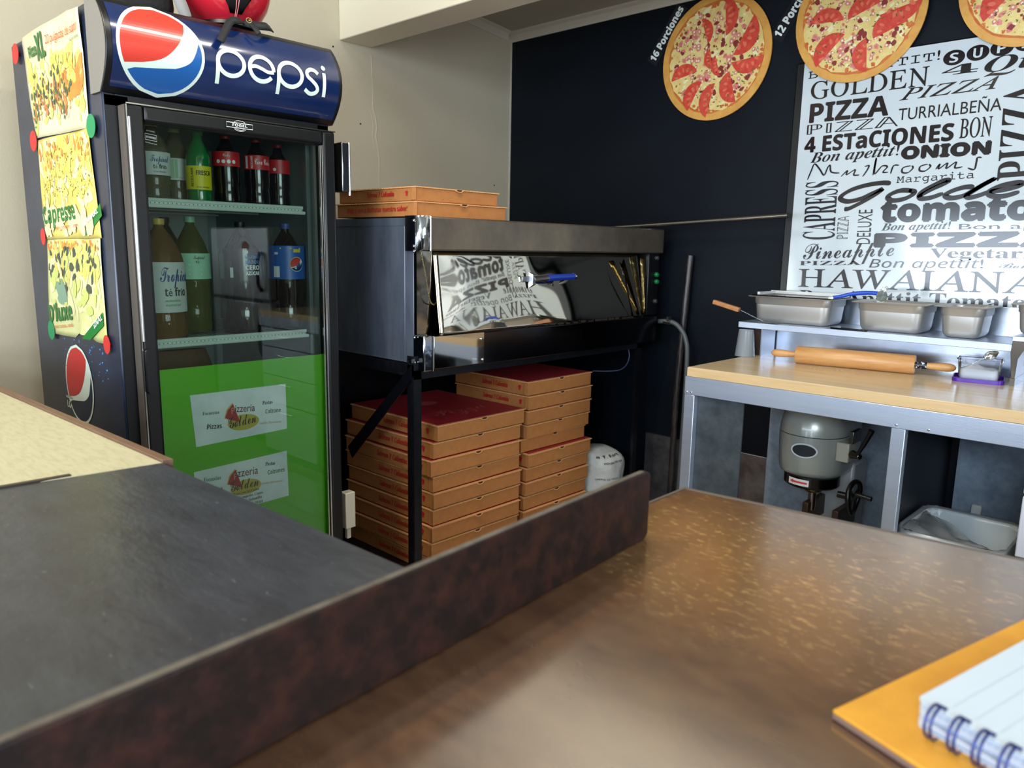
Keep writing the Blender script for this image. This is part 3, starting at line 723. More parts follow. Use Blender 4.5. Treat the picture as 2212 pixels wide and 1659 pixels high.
# green film and the two papers inside the glass
mk('green_film', MB().add([(-2.1145, 0.816, 0.246), (-2.1145, 1.347, 0.246), (-2.1145, 1.347, 1.004), (-2.1145, 0.816, 1.004)], [(0, 1, 2, 3)]), green, dr)
fpp = lambda u, v, t: (-2.1135 + t, u, v)
sets = ((PAPER[:7], [(0.906, 0.924), (1.206, 0.922), (1.206, 0.779), (0.916, 0.771)], 0), (PAPER[7:], [(0.905, 0.698), (1.202, 0.708), (1.204, 0.56), (0.905, 0.55)], 1))
for rows, quad, k in sets:
    pa = mk('paper_sign', MB().flat(quad, fpp, 0), paper, dr)
    dz = -0.202 if k else 0.0; dy = 0.0 if not k else -0.002
    mb = MB(); mb.flat([(1.063 + dy + 0.050 * math.cos(a * PI / 14), 0.822 + dz + 0.024 * math.sin(a * PI / 14)) for a in range(28)], fpp, 0.0003, 0)
    tip = (1.052 + dy, 0.823 + dz); a1, a2 = (1.003 + dy, 0.842 + dz), (1.031 + dy, 0.886 + dz)
    mb.flat([tip, a2, (1.012 + dy, 0.868 + dz), a1], fpp, 0.0005, 2)
    mb.flat([tip, (a2[0] + 0.0012, a2[1] - 0.004), (1.015 + dy, 0.865 + dz), (a1[0] + 0.003, a1[1] + 0.0012)], fpp, 0.0007, 1)
    mb.text('P', 'sans', (1.0265 + dy, 0.852 + dz), (1.036 + dy, 0.852 + dz), 0.019, fpp, t=0.0009, m=3)
    for body, st, a, b, c, d, h in rows:
        m = 4 if body in ('Focaccias', 'Calzone', 'Calzones') else (5 if body == 'Gordo Hawaiano' else (7 if body == 'izzeria' else 6))
        mb.text(body, st, (a, b), (c, d), h, fpp, t=0.0009, m=m)
    mk('print', mb, [M('logo_yellow', (198, 178, 66), 0.5), M('slice_red', (176, 40, 38), 0.5), M('slice_crust', (214, 168, 88), 0.5), M('slice_pale', (214, 150, 140), 0.5),
                     M('faint_green_ink', (70, 120, 92), 0.5), M('faint_orange_ink', (206, 180, 146), 0.5), inkd, M('maroon_ink', (104, 34, 36), 0.5)], pa, smooth=0)
# hinges on the right side
mb = MB().box(-2.125, -2.07, 1.402, 1.428, 1.515, 1.665); h1 = mk('hinge', mb, M('dark_chrome', (130, 132, 136), 0.2, 1.0), fr, bevel=0.003)
mk('hinge_pin', MB().tube([(-2.075, 1.431, 1.505), (-2.075, 1.431, 1.665)], 0.004), chrome, h1)
h2 = mk('hinge', MB().box(-2.125, -2.09, 1.402, 1.44, 0.40, 0.525).box(-2.115, -2.1, 1.412, 1.428, 0.36, 0.40), M('cream_metal', (196, 190, 172), 0.4), fr, bevel=0.002)
# side emblem and small print on the left side panel
sd = lambda u, v, t: (u, Y0 - t, v)
mk('side_emblem', logo(sd, -2.497, 0.922, 0.122, 0, 1, 2, 0.0012), [M('side_red', (186, 30, 34), 0.35), pwhite, M('side_navy', (14, 28, 58), 0.4)], fr, smooth=0)
mk('side_print', MB().text('DISFRUTA', 'sansb', (-2.63, 0.865), (-2.57, 0.865), 0.007, sd, t=0.0012).text('LO', 'sansb', (-2.625, 0.835), (-2.59, 0.835), 0.022, sd, t=0.0012), inkw, fr, smooth=0)
dm = MB(); rn = random.Random(4)
for k in range(60):
    x, z = rn.uniform(-2.62, -2.25), rn.uniform(0.95, 1.06); r = rn.uniform(0.0012, 0.0035)
    L = [[(x + r * math.cos(a) * math.cos(e), Y0 - r * 0.6 * math.sin(e), z + r * math.sin(a) * math.cos(e)) for a in [i * PI / 4 for i in range(8)]] for e in (0, 0.7, 1.3)]
    dm.loops(L)
mk('printed_droplets', dm, M('droplet_blue', (60, 130, 190), 0.1), fr)
# shelves
for k, z in enumerate((1.455, 1.070)):
    mb = MB()
    for i in range(26): y = 0.795 + i * 0.0205; mb.tube([(-2.82, y, z), (-2.165, y, z)], 0.002, n=6)
    for x in (-2.8, -2.5): mb.tube([(x, 0.785, z - 0.004), (x, 1.345, z - 0.004)], 0.003, n=6)
    s_ = mk('shelf', mb, M('white_wire', (200, 208, 204), 0.4), fr)
    mb = MB().tube([(-2.160, 0.788, z + 0.008), (-2.160, 1.312, z + 0.008)], 0.0052, n=10).tube([(-2.158, 0.788, z - 0.008), (-2.158, 1.318, z - 0.008)], 0.0055, n=10).box(-2.163, -2.159, 0.788, 1.312, z - 0.009, z + 0.008)
    rl = mk('shelf_front_rail', mb, M('white_rail', (206, 220, 212), 0.35), s_)
    mb = MB()
    for i in range(44): y = 0.80 + i * 0.0118; mb.box(-2.1585, -2.1578, y, y + 0.0028, z - 0.001, z + 0.0016)
    d_ = mk('rail_slots', mb, M('slot_dark', (88, 96, 92), 0.7), s_)

# ---- bottles
def Lb(cx, cy, R, a0): return lambda u, v, t: (cx + (R + t) * math.cos(a0 + u / R), cy + (R + t) * math.sin(a0 + u / R), v)
CAM_A = lambda x, y: math.atan2(-y, -x)
bot = {'tea': clear('tea_bottle', (150, 120, 74), 1.4, 0.05, 0.75, (112, 84, 50)), 'teag': clear('green_tea_bottle', (110, 120, 70), 1.4, 0.05, 0.75, (78, 84, 40)),
       'pale': clear('pale_tea_bottle', (170, 170, 150), 1.4, 0.05, 0.6, (104, 100, 76)), 'green': M('green_bottle', (8, 130, 62), 0.12, coat=0.5, trans=0.25),
       'cola': M('cola_bottle', (22, 14, 14), 0.1, coat=0.5)}
def bottle(name, label, cx, cy, z, h, R, body, capc, band, bandm, texts, group, squash=1.0):
    th = thing(name, label, 'bottle', (cx, cy, z), group=group)
    nr = min(0.013, R * 0.4)
    pr = [(R * 0.6, z), (R * 0.95, z + 0.006), (R, z + 0.02), (R * 0.97, z + h * 0.2), (R * 0.93, z + h * 0.26), (R, z + h * 0.33), (R, z + h * 0.62), (R * 0.95, z + h * 0.68), (R * 0.75, z + h * 0.78), (R * 0.45, z + h * 0.87), (nr, z + h * 0.93), (nr, z + h * 0.955)]
    mk('bottle_body', MB().lathe([(r, zz) for r, zz in pr], (cx, cy, 0), n=36), body, th, smooth=50)
    mk('cap', MB().lathe([(nr * 1.15, z + h * 0.95), (nr * 1.2, z + h * 0.955), (nr * 1.2, z + h * 0.995), (nr * 1.05, z + h)], (cx, cy, 0), n=24), M('cap_' + capc[0], capc[1], 0.4), th)
    if band:
        z0, z1 = band
        lb = mk('label_band', MB().lathe([(R + 0.0012, z0), (R + 0.0012, z1)], (cx, cy, 0), n=40, cap=False), bandm, th, smooth=60)
        f = Lb(cx, cy, R + 0.002, CAM_A(cx, cy))
        for tm, items in texts:
            mb = MB()
            for it in items:
                if it[0] == 'rect': mb.add([f(u, v, 0.0001) for u, v in ((it[1], it[2]), ((it[1] + it[3]) / 2, it[2]), (it[3], it[2]), (it[3], it[4]), ((it[1] + it[3]) / 2, it[4]), (it[1], it[4]))], [(0, 1, 4, 5), (1, 2, 3, 4)])
                elif it[0] == 'disc': mb.flat([(it[1] + it[3] * math.cos(a * PI / 10), it[2] + it[3] * math.sin(a * PI / 10)) for a in range(20)], f, 0.0003)
                else: mb.text(it[0], it[1], it[2], it[3], it[4], f, t=0.0006, fat=it[5] if len(it) > 5 else 0)
            mk('label_print', mb, tm, lb, smooth=0)
    return th
lw = M('label_white', (196, 204, 200), 0.5); lmint = M('label_mint', (150, 206, 172), 0.5, var=(20, (170, 216, 190))); lyel = M('label_yellow', (222, 210, 22), 0.45)
lred = M('label_red', (196, 30, 36), 0.4); lblue = M('label_blue', (28, 92, 176), 0.35); lblk = M('label_clear_dark', (26, 22, 26), 0.2, coat=0.4)
ib = M('ink_blue', (26, 52, 130), 0.5); ik = M('ink_black', (20, 24, 22), 0.5); iw = M('ink_white', (226, 230, 232), 0.4); ilb = M('ink_light_blue', (70, 150, 214), 0.4); iy = M('ink_yellow', (222, 190, 60), 0.4); ig = M('ink_pale_green', (120, 168, 120), 0.5)
ZA, ZB = 1.4585, 1.0735
G1, G2 = 'bottles on the upper fridge shelf', 'bottles on the lower fridge shelf'
bottle('tea_bottle', 'tea bottle with white label at the left end of the upper fridge shelf', -2.235, 0.893, ZA, 0.215, 0.044, bot['pale'], ('pale', (190, 180, 130)), (ZA + 0.073, ZA + 0.135), lw,
       [(ib, [('Tropical', 'bscript', (-0.006, ZA + 0.108), (0.045, ZA + 0.108), 0.017)]), (ik, [('té frío', 'sansb', (0.0, ZA + 0.09), (0.036, ZA + 0.09), 0.012), ('con limón', 'sans', (0.0, ZA + 0.08), (0.034, ZA + 0.08), 0.004)])], G1)
bottle('tea_bottle', 'tea bottle turned sideways beside the green bottle, upper shelf', -2.305, 0.985, ZA, 0.215, 0.040, bot['pale'], ('pale', (190, 180, 130)), (ZA + 0.069, ZA + 0.130), lw,
       [(M('label_pale_green', (150, 186, 152), 0.5), [('rect', -0.03, ZA + 0.074, 0.006, ZA + 0.126)]), (ik, [('Información nutricional', 'sans', (0.008, ZA + 0.075), (0.03, ZA + 0.075), 0.003)])], G1)
bottle('soda_bottle', 'bright green soda bottle with a yellow label', -2.23, 1.018, ZA, 0.205, 0.034, bot['green'], ('green', (14, 110, 56)), (ZA + 0.042, ZA + 0.108), lyel,
       [(ik, [('FRESCA', 'heavy', (-0.006, ZA + 0.082), (0.036, ZA + 0.082), 0.013), ('citrus toronja', 'sans', (-0.008, ZA + 0.047), (0.03, ZA + 0.047), 0.004), ('RECICLAME', 'sansb', (-0.014, ZA + 0.05), (-0.014, ZA + 0.102), 0.007)])], G1)
bottle('cola_bottle', 'dark cola bottle with red label right of the green bottle', -2.24, 1.108, ZA, 0.205, 0.038, bot['cola'], ('red', (150, 20, 24)), (ZA + 0.115, ZA + 0.157), lred,
       [(iw, [('Coke', 'bscript', (-0.008, ZA + 0.142), (0.012, ZA + 0.142), 0.008)] + [('disc', -0.022 + 0.015 * i, ZA + 0.128, 0.0055) for i in range(4)])], G1)
bottle('cola_bottle', 'dark cola bottle whose red label shows white script, upper shelf', -2.24, 1.205, ZA, 0.205, 0.038, bot['cola'], ('red', (150, 20, 24)), (ZA + 0.113, ZA + 0.155), lred,
       [(iw, [('Coca Cola', 'bscript', (-0.004, ZA + 0.128), (0.046, ZA + 0.128), 0.017), ('RECICLAME', 'sansb', (-0.010, ZA + 0.116), (-0.010, ZA + 0.152), 0.006), ('rect', -0.034, ZA + 0.116, -0.026, ZA + 0.152)])], G1)
bottle('cola_bottle', 'rightmost dark cola bottle with red label on the upper shelf', -2.27, 1.295, ZA, 0.200, 0.036, bot['cola'], ('red', (150, 20, 24)), (ZA + 0.110, ZA + 0.152), lred, [(iw, [('disc', -0.01, ZA + 0.122, 0.005)])], G1)
bottle('tea_bottle', 'large brown tea bottle with a big white label, lower shelf', -2.225, 0.893, ZB, 0.342, 0.062, bot['tea'], ('yellow', (196, 168, 78)), (ZB + 0.082, ZB + 0.222), lw,
       [(ib, [('Tropical', 'bscript', (-0.004, ZB + 0.168), (0.10, ZB + 0.168), 0.040)]), (ik, [('té frío', 'sansb', (0.006, ZB + 0.128), (0.07, ZB + 0.128), 0.024), ('ECOIN', 'sansb', (-0.046, ZB + 0.112), (-0.022, ZB + 0.112), 0.006)] + [('Hecho en Costa Rica', 'sans', (-0.046, ZB + 0.125 + 0.009 * i), (-0.024, ZB + 0.125 + 0.009 * i), 0.004) for i in range(6)]),
        (ig, [('melocotón', 'serif', (0.006, ZB + 0.112), (0.05, ZB + 0.112), 0.007), ('natural', 'serif', (0.006, ZB + 0.10), (0.05, ZB + 0.10), 0.007)])], G2)
bottle('tea_bottle', 'green tea bottle with pale green cap and mint label', -2.34, 1.032, ZB, 0.355, 0.054, bot['teag'], ('mint', (140, 190, 164)), (ZB + 0.168, ZB + 0.245), lmint,
       [(ik, [('Tropical', 'bscript', (0.006, ZB + 0.228), (0.04, ZB + 0.228), 0.010), ('té', 'sansb', (0.012, ZB + 0.216), (0.022, ZB + 0.216), 0.007)]), (iw, [('rect', -0.044, ZB + 0.182 + 0.014 * i, 0.03, ZB + 0.184 + 0.014 * i) for i in range(3)])], G2)
bottle('tea_bottle', 'dark bottle half hidden behind the two tea bottles', -2.52, 1.03, ZB, 0.355, 0.054, bot['cola'], ('navy', (24, 34, 56)), None, None, [], G2)
bottle('cola_bottle', 'large dark sugar free cola bottle lettered in blue and white', -2.24, 1.142, ZB, 0.342, 0.062, bot['cola'], ('black', (14, 14, 16)), (ZB + 0.165, ZB + 0.262), lblk,
       [(ilb, [('MÁXIMO', 'heavy', (0.012, ZB + 0.232), (0.058, ZB + 0.232), 0.012), ('SABOR', 'heavy', (0.012, ZB + 0.216), (0.058, ZB + 0.216), 0.012)]),
        (iw, [('CERO', 'heavy', (0.012, ZB + 0.199), (0.058, ZB + 0.199), 0.013, 0.0006), ('AZÚCAR', 'heavy', (0.012, ZB + 0.183), (0.058, ZB + 0.183), 0.013, 0.0006), ('rect', -0.034, ZB + 0.175, -0.024, ZB + 0.205), ('disc', 0.016, ZB + 0.252, 0.0055)])], G2)
bb = bottle('cola_bottle', 'large cola bottle with a blue label and round emblem', -2.235, 1.292, ZB, 0.342, 0.058, bot['cola'], ('blue', (60, 80, 150)), (ZB + 0.168, ZB + 0.272), lblue,
       [(iy, [('rect', -0.018, ZB + 0.262, 0.05, ZB + 0.266), ('rect', 0.024, ZB + 0.252, 0.05, ZB + 0.262)]), (iw, [('rect', -0.040, ZB + 0.174, -0.020, ZB + 0.208), ('disc', 0.034, ZB + 0.215, 0.023), ('rect', -0.036, ZB + 0.245, -0.024, ZB + 0.252)]),
        (pred, [('disc', 0.030, ZB + 0.222, 0.0001)])], G2)
fL = Lb(-2.235, 1.292, 0.060, CAM_A(-2.235, 1.292))
mk('label_emblem', logo(fL, 0.034, ZB + 0.215, 0.023, 0, 1, 2, 0.0012), [pred, pwhite, M('label_navy', (20, 40, 90), 0.4)], [c for c in bb.children if c.name.startswith('label_band')][0], smooth=0)
# paper-wrapped bundle under the lower shelf
mb = MB(); L = []
for k in range(9):
    q = k / 8; L.append([(-2.36 + (0.12 * math.sin(PI * (0.15 + 0.8 * q))) * math.cos(a) * (1 + 0.08 * math.sin(5 * a + k)), 0.99 + 0.17 * math.sin(PI * (0.2 + 0.65 * q)) * math.sin(a) * (1 + 0.06 * math.sin(3 * a - k)), 0.232 + q * 0.79) for a in [i * PI / 12 for i in range(24)]])
tag(mk('paper_bundle', MB().loops(L), M('brown_paper', (92, 68, 44), 0.8, bump=(14, 0.6, 0.02))), 'brown paper bundle standing under the lower fridge shelf', 'bundle')

# ---- flyers and round stickers on the fridge side
def flyer(name, label, tl, tr, br, bl, rows, olives, seed, cols, notch=None, ribbon_q=None):
    th = thing(name, label, 'flyer', ((tl[0] + tr[0]) / 2, Y0 - 0.002, bl[1]), group='pizza flyers on the fridge side')
    NX, NZ = 24, 18; vs = []; fs = []
    def pos(u, v, t=0):
        x = (tl[0] * (1 - u) + tr[0] * u) * v + (bl[0] * (1 - u) + br[0] * u) * (1 - v)
        z = (tl[1] * (1 - u) + tr[1] * u) * v + (bl[1] * (1 - u) + br[1] * u) * (1 - v)
        bow = 0.003 + 0.004 * math.sin(PI * v) * u + 0.002 * math.sin(9 * u + 5 * v)
        if notch and v < 0.25: bow += 0.03 * max(0, 1 - abs(u - notch) / 0.14) * (0.25 - v) * 4 * 0.6
        if u > 0.86 and seed == 1 and v > 0.6: bow += (u - 0.86) * 0.12 * (v - 0.6)
        return (x, Y0 - bow - t, z)
    for j in range(NZ + 1):
        for i in range(NX + 1):
            u, v = i / NX, j / NZ
            if notch and j == 0 and abs(u - notch) < 0.2: v += 0.10 * max(0, 1 - abs(u - notch + 0.02) / 0.2)
            if seed == 1 and u > 0.8 and v > 0.75: v = v - (u - 0.8) * 0.9 * (v - 0.75)
            vs.append(pos(u, v))
    for j in range(NZ):
        for i in range(NX):
            a = j * (NX + 1) + i; fs.append((a, a + 1, a + NX + 2, a + NX + 1))
    mk('sheet', MB().add(vs, fs), cols, th, smooth=60, solid=0.0006)
    W = tr[0] - tl[0]; H = tl[1] - bl[1]; zb = bl[1]
    f = lambda x, z, t: pos((x - tl[0]) / W, (z - zb) / H, t)
    rn = random.Random(seed); mb = MB(); k = 0
    for m, n, s0, s1, ulo, uhi, vlo, vhi in olives:
        for _ in range(n):
            u, v, s = rn.uniform(ulo, uhi), rn.uniform(vlo, vhi), rn.uniform(s0, s1); a0 = rn.uniform(0, PI); q = rn.uniform(0.35, 0.75); k += 1
            N_ = 9; ps = []
            for i in range(N_):
                a = 2 * PI * i / N_; r = s * (1 + rn.uniform(-0.25, 0.25)); x, y = r * math.cos(a), r * q * math.sin(a)
                ps.append((min(0.985, max(0.015, u + (x * math.cos(a0) - y * math.sin(a0)) / W)), min(0.985, max(0.12 if notch else 0.02, v + (x * math.sin(a0) + y * math.cos(a0)) / H))))
            mb.add([pos(p, q_, 0.0009 + k * 6e-6) for p, q_ in ps], [tuple(range(N_))], m)
    mk('pizza_photo', mb, fcols, th, smooth=0)
    if ribbon_q:
        mk('green_ribbon', MB().add([f(x, z, 0.003) for x, z in ribbon_q], [tuple(range(len(ribbon_q)))]), M('ribbon_green', (20, 120, 44), 0.5), th)
    mb = MB()
    for body, st, a, b, c, d, h, m in rows: mb.text(body, st, (a, b), (c, d), h, f, t=0.0034 if m != 2 else 0.0065, m=m, fat=0.0012 if st == 'bcond' else 0)
    mk('lettering', mb, [inkg, inko, inkw], th, smooth=0)
fcols = [M('photo_green', (74, 92, 60), 0.4), M('photo_yellow', (206, 184, 66), 0.4, var=(40, (220, 208, 122))), M('photo_brown', (172, 96, 52), 0.4, var=(50, (206, 140, 80))), M('photo_cream', (222, 214, 164), 0.4), M('photo_orange', (206, 118, 44), 0.4, var=(12, (226, 150, 60))), M('photo_palegreen', (196, 204, 110), 0.4), M('photo_olive', (52, 66, 56), 0.35), M('photo_sage', (120, 152, 128), 0.4)]
g1 = M('flyer_cream', (222, 212, 176), 0.35, var=(5, (218, 206, 138), 0.45, 0.8)); g2 = M('flyer_yellow', (218, 202, 110), 0.35, var=(9, (206, 172, 62), 0.4, 0.75)); g3 = M('flyer_pale', (212, 214, 154), 0.35, var=(7, (198, 196, 100), 0.4, 0.75))
R_ = [r + (m,) for r, m in zip(SIDE, (0, 0, 1, 0, 0, 1, 0, 1, 2, 2))]
flyer('flyer', 'topmost flyer on the fridge side, reading Pizza XL', (-2.765, 1.948), (-2.232, 1.948), (-2.236, 1.641), (-2.693, 1.652), R_[0:4],
      [(5, 60, 0.012, 0.035, 0.03, 0.97, 0.1, 0.7), (3, 60, 0.01, 0.03, 0.03, 0.97, 0.15, 0.62), (1, 90, 0.006, 0.022, 0.05, 0.95, 0.22, 0.6), (4, 14, 0.03, 0.05, 0.74, 0.97, 0.34, 0.55), (1, 50, 0.006, 0.02, 0.5, 0.95, 0.42, 0.66), (2, 90, 0.004, 0.014, 0.04, 0.75, 0.18, 0.5), (0, 46, 0.004, 0.014, 0.05, 0.8, 0.1, 0.6), (6, 26, 0.004, 0.012, 0.1, 0.75, 0.25, 0.55)], 1, g1)
flyer('flyer', 'middle flyer on the fridge side, lettered Capresse', (-2.70, 1.646), (-2.24, 1.641), (-2.207, 1.358), (-2.686, 1.353), R_[4:6] + [R_[8]],
      [(3, 60, 0.012, 0.04, 0.03, 0.97, 0.25, 0.97), (1, 110, 0.006, 0.03, 0.03, 0.97, 0.4, 0.97), (4, 40, 0.005, 0.014, 0.03, 0.97, 0.68, 0.97), (0, 150, 0.001, 0.004, 0.1, 0.95, 0.4, 0.85), (3, 30, 0.02, 0.04, 0.03, 0.9, 0.05, 0.3)], 2, g2,
      ribbon_q=[(-2.375, 1.362), (-2.335, 1.36), (-2.212, 1.412), (-2.212, 1.446)])
flyer('flyer', "bottom flyer on the fridge side, lettered D'luxe, its lower edge curled", (-2.69, 1.352), (-2.215, 1.357), (-2.222, 1.072), (-2.722, 1.060), [R_[6], R_[7], R_[9]],
      [(3, 60, 0.015, 0.04, 0.03, 0.97, 0.25, 0.95), (1, 60, 0.01, 0.03, 0.03, 0.97, 0.6, 0.97), (4, 50, 0.004, 0.012, 0.03, 0.97, 0.9, 0.975), (5, 50, 0.01, 0.03, 0.05, 0.95, 0.3, 0.9), (6, 34, 0.009, 0.016, 0.04, 0.96, 0.62, 0.93), (6, 8, 0.015, 0.024, 0.3, 0.92, 0.5, 0.75), (7, 4, 0.03, 0.04, 0.2, 0.55, 0.38, 0.5)], 3, g3, notch=0.66,
      ribbon_q=[(-2.365, 1.066), (-2.325, 1.064), (-2.226, 1.112), (-2.226, 1.150)])
def sticker(x, z, col, label, rx=0.032, rz=0.03):
    mb = MB(); mb.prism([(x + rx * math.cos(a * PI / 16), z + rz * math.sin(a * PI / 16)) for a in range(32)], sd, 0.0075, 0.0085)
    mb.prism([(x + 0.006 * math.cos(a * PI / 8), z + 0.006 * math.sin(a * PI / 8)) for a in range(16)], sd, 0.0, 0.0075)
    tag(mk('round_magnet', mb, col), label, 'magnet', 'round magnets on the fridge side')
mr_, mg_ = M('magnet_red', (206, 44, 42), 0.5), M('magnet_green', (26, 138, 84), 0.5)
sticker(-2.815, 1.91, mr_, 'red round magnet beside the top left corner of the XL flyer')
sticker(-2.212, 1.643, mg_, 'green round magnet between the upper two flyers, near the fridge door')
sticker(-2.712, 1.645, mr_, 'red round magnet at the left between the upper two flyers')
sticker(-2.70, 1.36, mr_, 'red round magnet at the left between the lower two flyers', 0.022, 0.026)
sticker(-2.70, 1.07, mg_, "green round magnet at the lower left corner of the D'luxe flyer")
sticker(-2.218, 1.072, mr_, "red round magnet at the lower right corner of the D'luxe flyer", 0.024, 0.026)

# ---- helmet on top
hm = thing('motorcycle_helmet', 'red motorcycle helmet with black trim on top of the fridge', 'helmet', (-2.26, 1.11, 1.945))
hc = Vector((-2.255, 1.128, 2.090)); hr = M('helmet_red', (196, 36, 52), 0.15, coat=0.8)
def hp(az, el, s=1.0):
    k = 1 + 0.10 * max(0, math.cos(az)) * max(0, -math.sin(el) + 0.2)
    return hc + Vector((0.150 * s * k * math.cos(el) * math.cos(az), 0.134 * s * math.cos(el) * math.sin(az), 0.150 * s * math.sin(el)))
L = [[tuple(hp(2 * PI * j / 48, math.radians(e))) for j in range(48)] for e in (-62, -52, -40, -28, -15, 0, 15, 30, 45, 60, 75, 86)]
mk('shell', MB().loops(L, cap0=False), hr, hm, smooth=60)
L = [[tuple(hp(math.radians(a), math.radians(e), 1.01)) for a in range(-75, 76, 5)] for e in (0, 10, 20, 30)]
mk('visor', MB().loops(L, closed=False, cap0=False, cap1=False), M('smoke_visor', (12, 12, 14), 0.05, coat=1), hm, solid=0.003)
L = [[tuple(hp(2 * PI * j / 48, math.radians(-58 + 6 * math.cos(t)), 1.02 + 0.08 * math.sin(t))) for j in range(48)] for t in [i * PI / 4 for i in range(9)]]
mk('neck_rim', MB().loops(L, cap0=False, cap1=False), black, hm)
mb = MB(); L = []
for e, wd in ((-44, 9), (-36, 12), (-26, 18), (-14, 27), (-6, 36)):
    L.append([tuple(hp(math.radians(a * wd / 10 - 12), math.radians(e), 1.02)) for a in range(-10, 11, 2)])
mk('chin_vent', MB().loops(L, closed=False, cap0=False, cap1=False), black, hm, solid=0.004)
mb = MB()
for a in (-3, 3):
    mb = MB().tube([tuple(hp(math.radians(a * (1 + 0.3 * k) / 3 - 12), math.radians(-48 + 9 * k), 1.035)) for k in range(5)], 0.0012, n=6)
    mk('vent_line', mb, M('pink_line', (220, 130, 130), 0.3), hm)
def strap_rib(pts, w, m, nm, par):
    k = []; P_ = [Vector(p) for p in catmull(pts, 8)]; vs = []; fs = []
    for i, p in enumerate(P_):
        d = (P_[min(i + 1, len(P_) - 1)] - P_[max(i - 1, 0)]).normalized(); s = d.cross(Vector((1, -0.3, 0.2))).normalized() * w / 2
        vs += [tuple(p + s), tuple(p - s)]
    for i in range(len(P_) - 1): fs.append((2 * i, 2 * i + 1, 2 * i + 3, 2 * i + 2))
    return mk(nm, MB().add(vs, fs), m, par, solid=0.003)
st = strap_rib([(-2.13, 1.12, 1.965), (-2.10, 1.09, 1.955), (-2.095, 1.07, 1.948), (-2.082, 1.05, 1.925), (-2.066, 1.028, 1.893), (-2.062, 1.020, 1.882)], 0.020, M('strap_black', (8, 14, 18), 0.7), 'chin_strap', hm)
strap_rib([(-2.13, 1.125, 1.962), (-2.105, 1.15, 1.955), (-2.10, 1.18, 1.957), (-2.13, 1.21, 1.962)], 0.022, M('strap_black', (8, 14, 18), 0.7), 'chin_strap', hm)
strap_rib([(-2.105, 1.135, 1.955), (-2.09, 1.14, 1.940), (-2.082, 1.144, 1.928)], 0.014, M('strap_black', (8, 14, 18), 0.7), 'chin_strap', hm)
mb = MB(); ribbon(mb, [(1.120 + 0.008 * math.cos(a * PI / 8), 1.960 + 0.006 * math.sin(a * PI / 8)) for a in range(16)], 0.002, lambda u, v, t: (-2.090 + t, u, v), 0, True)
mb.lathe([(0.003, 0), (0.002, 0.002)], (0, 0, 0), n=10)
for v in mb.v[-20:]: v.x, v.y, v.z = -2.090 + v.z, 1.122 + v.x, 1.960 + v.y
mk('buckle', mb, M('brass', (190, 170, 110), 0.25, 1.0), hm)
# black bag with a grey strap left of the helmet
bg_ = thing('fabric_bag', 'black fabric bag with grey strap left of the helmet on the fridge', 'bag', (-2.25, 0.93, 1.945))
L = [[(-2.27 + 0.10 * s * math.cos(a), 0.905 + 0.075 * s * math.sin(a), 1.946 + z) for a in [i * PI / 10 for i in range(20)]] for z, s in ((0, 0.9), (0.03, 1), (0.08, 0.95), (0.12, 0.7), (0.14, 0.3))]
mk('bag_body', MB().loops(L), M('black_fabric', (12, 12, 14), 0.9, bump=(40, 0.5)), bg_)
strap_rib([(-2.16, 0.975, 1.949), (-2.17, 0.965, 1.99), (-2.2, 0.95, 2.05), (-2.26, 0.93, 2.08)], 0.03, M('grey_webbing', (128, 128, 130), 0.8), 'strap', bg_)

# ================================================================== PIZZA OVEN
ov = thing('pizza_oven', 'wide stainless pizza oven on a black angle iron stand', 'oven', (-2.4, 2.34, 0))
OX, OY0, OY1 = -1.985, 1.625, 3.06
mk('oven_body', MB().box(-2.90, OX - 0.06, OY0, OY1, 0.955, 1.443).box(OX - 0.06, OX - 0.012, OY0, OY0 + 0.03, 0.955, 1.443), sidesteel, ov, bevel=0.004)
mk('rear_panel', MB().box(-2.885, -2.878, 1.60, 2.98, 0.0, 0.955), blackmetal, ov)
mk('side_seam', MB().box(-2.90, OX, OY0 - 0.0015, OY0, 1.418, 1.444), sidesteel, ov)
mk('bottom_edge', MB().box(-2.55, -2.005, OY0 - 0.003, OY0, 0.952, 0.960), chrome, ov)
# front frame posts, dark cavity behind the door
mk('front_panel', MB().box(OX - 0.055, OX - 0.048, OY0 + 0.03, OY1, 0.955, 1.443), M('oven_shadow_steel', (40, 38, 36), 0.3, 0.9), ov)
mk('left_post', MB().box(OX - 0.012, OX + 0.002, OY0, 1.692, 1.055, 1.338), M('stained_steel', (150, 142, 132), 0.12, 1.0, var=(9, (120, 108, 92), 0.4, 0.8), bump=(7, 0.5, 0.02, 1)), ov)
# hood band and lower band, folded round the left corner
mb = MB().box(OX - 0.048, -1.955, OY0 + 0.012, OY1 + 0.01, 1.338, 1.449)
mk('upper_band', mb, darksteel, ov, bevel=0.006)
mb = MB(); L = []
for z in (1.336, 1.344, 1.440, 1.4505):
    k = 0.0 if z in (1.344, 1.440) else -0.008
    L.append([(-2.035, OY0 - 0.006, z), (-2.02, OY0 - 0.009 - k * 0, z), (-1.985, OY0 - 0.009, z), (-1.965 + k, OY0 - 0.004, z), (-1.953 + k, OY0 + 0.010, z), (-1.951 + k, OY0 + 0.034, z), (-1.955, OY0 + 0.034, z), (-1.985, OY0 + 0.010, z), (-2.035, OY0 - 0.002, z)])
mk('corner_cap', mb.loops(L), M('bright_steel', (168, 176, 188), 0.12, 1.0, bump=(10, 0.25, 0.01)), ov, smooth=50)
mk('corner_edge', MB().tube([(-1.9515, OY0 + 0.034, 1.338), (-1.9515, OY0 + 0.034, 1.449)], 0.0022, n=8), chrome, ov)
mk('corner_edge', MB().tube([(-1.940, OY0 + 0.035, 0.936), (-1.940, OY0 + 0.035, 1.055)], 0.002, n=8), chrome, ov)
lowm = M('low_band_steel', (66, 66, 74), 0.16, 1.0, bump=(5, 0.12, 0.01, 1))
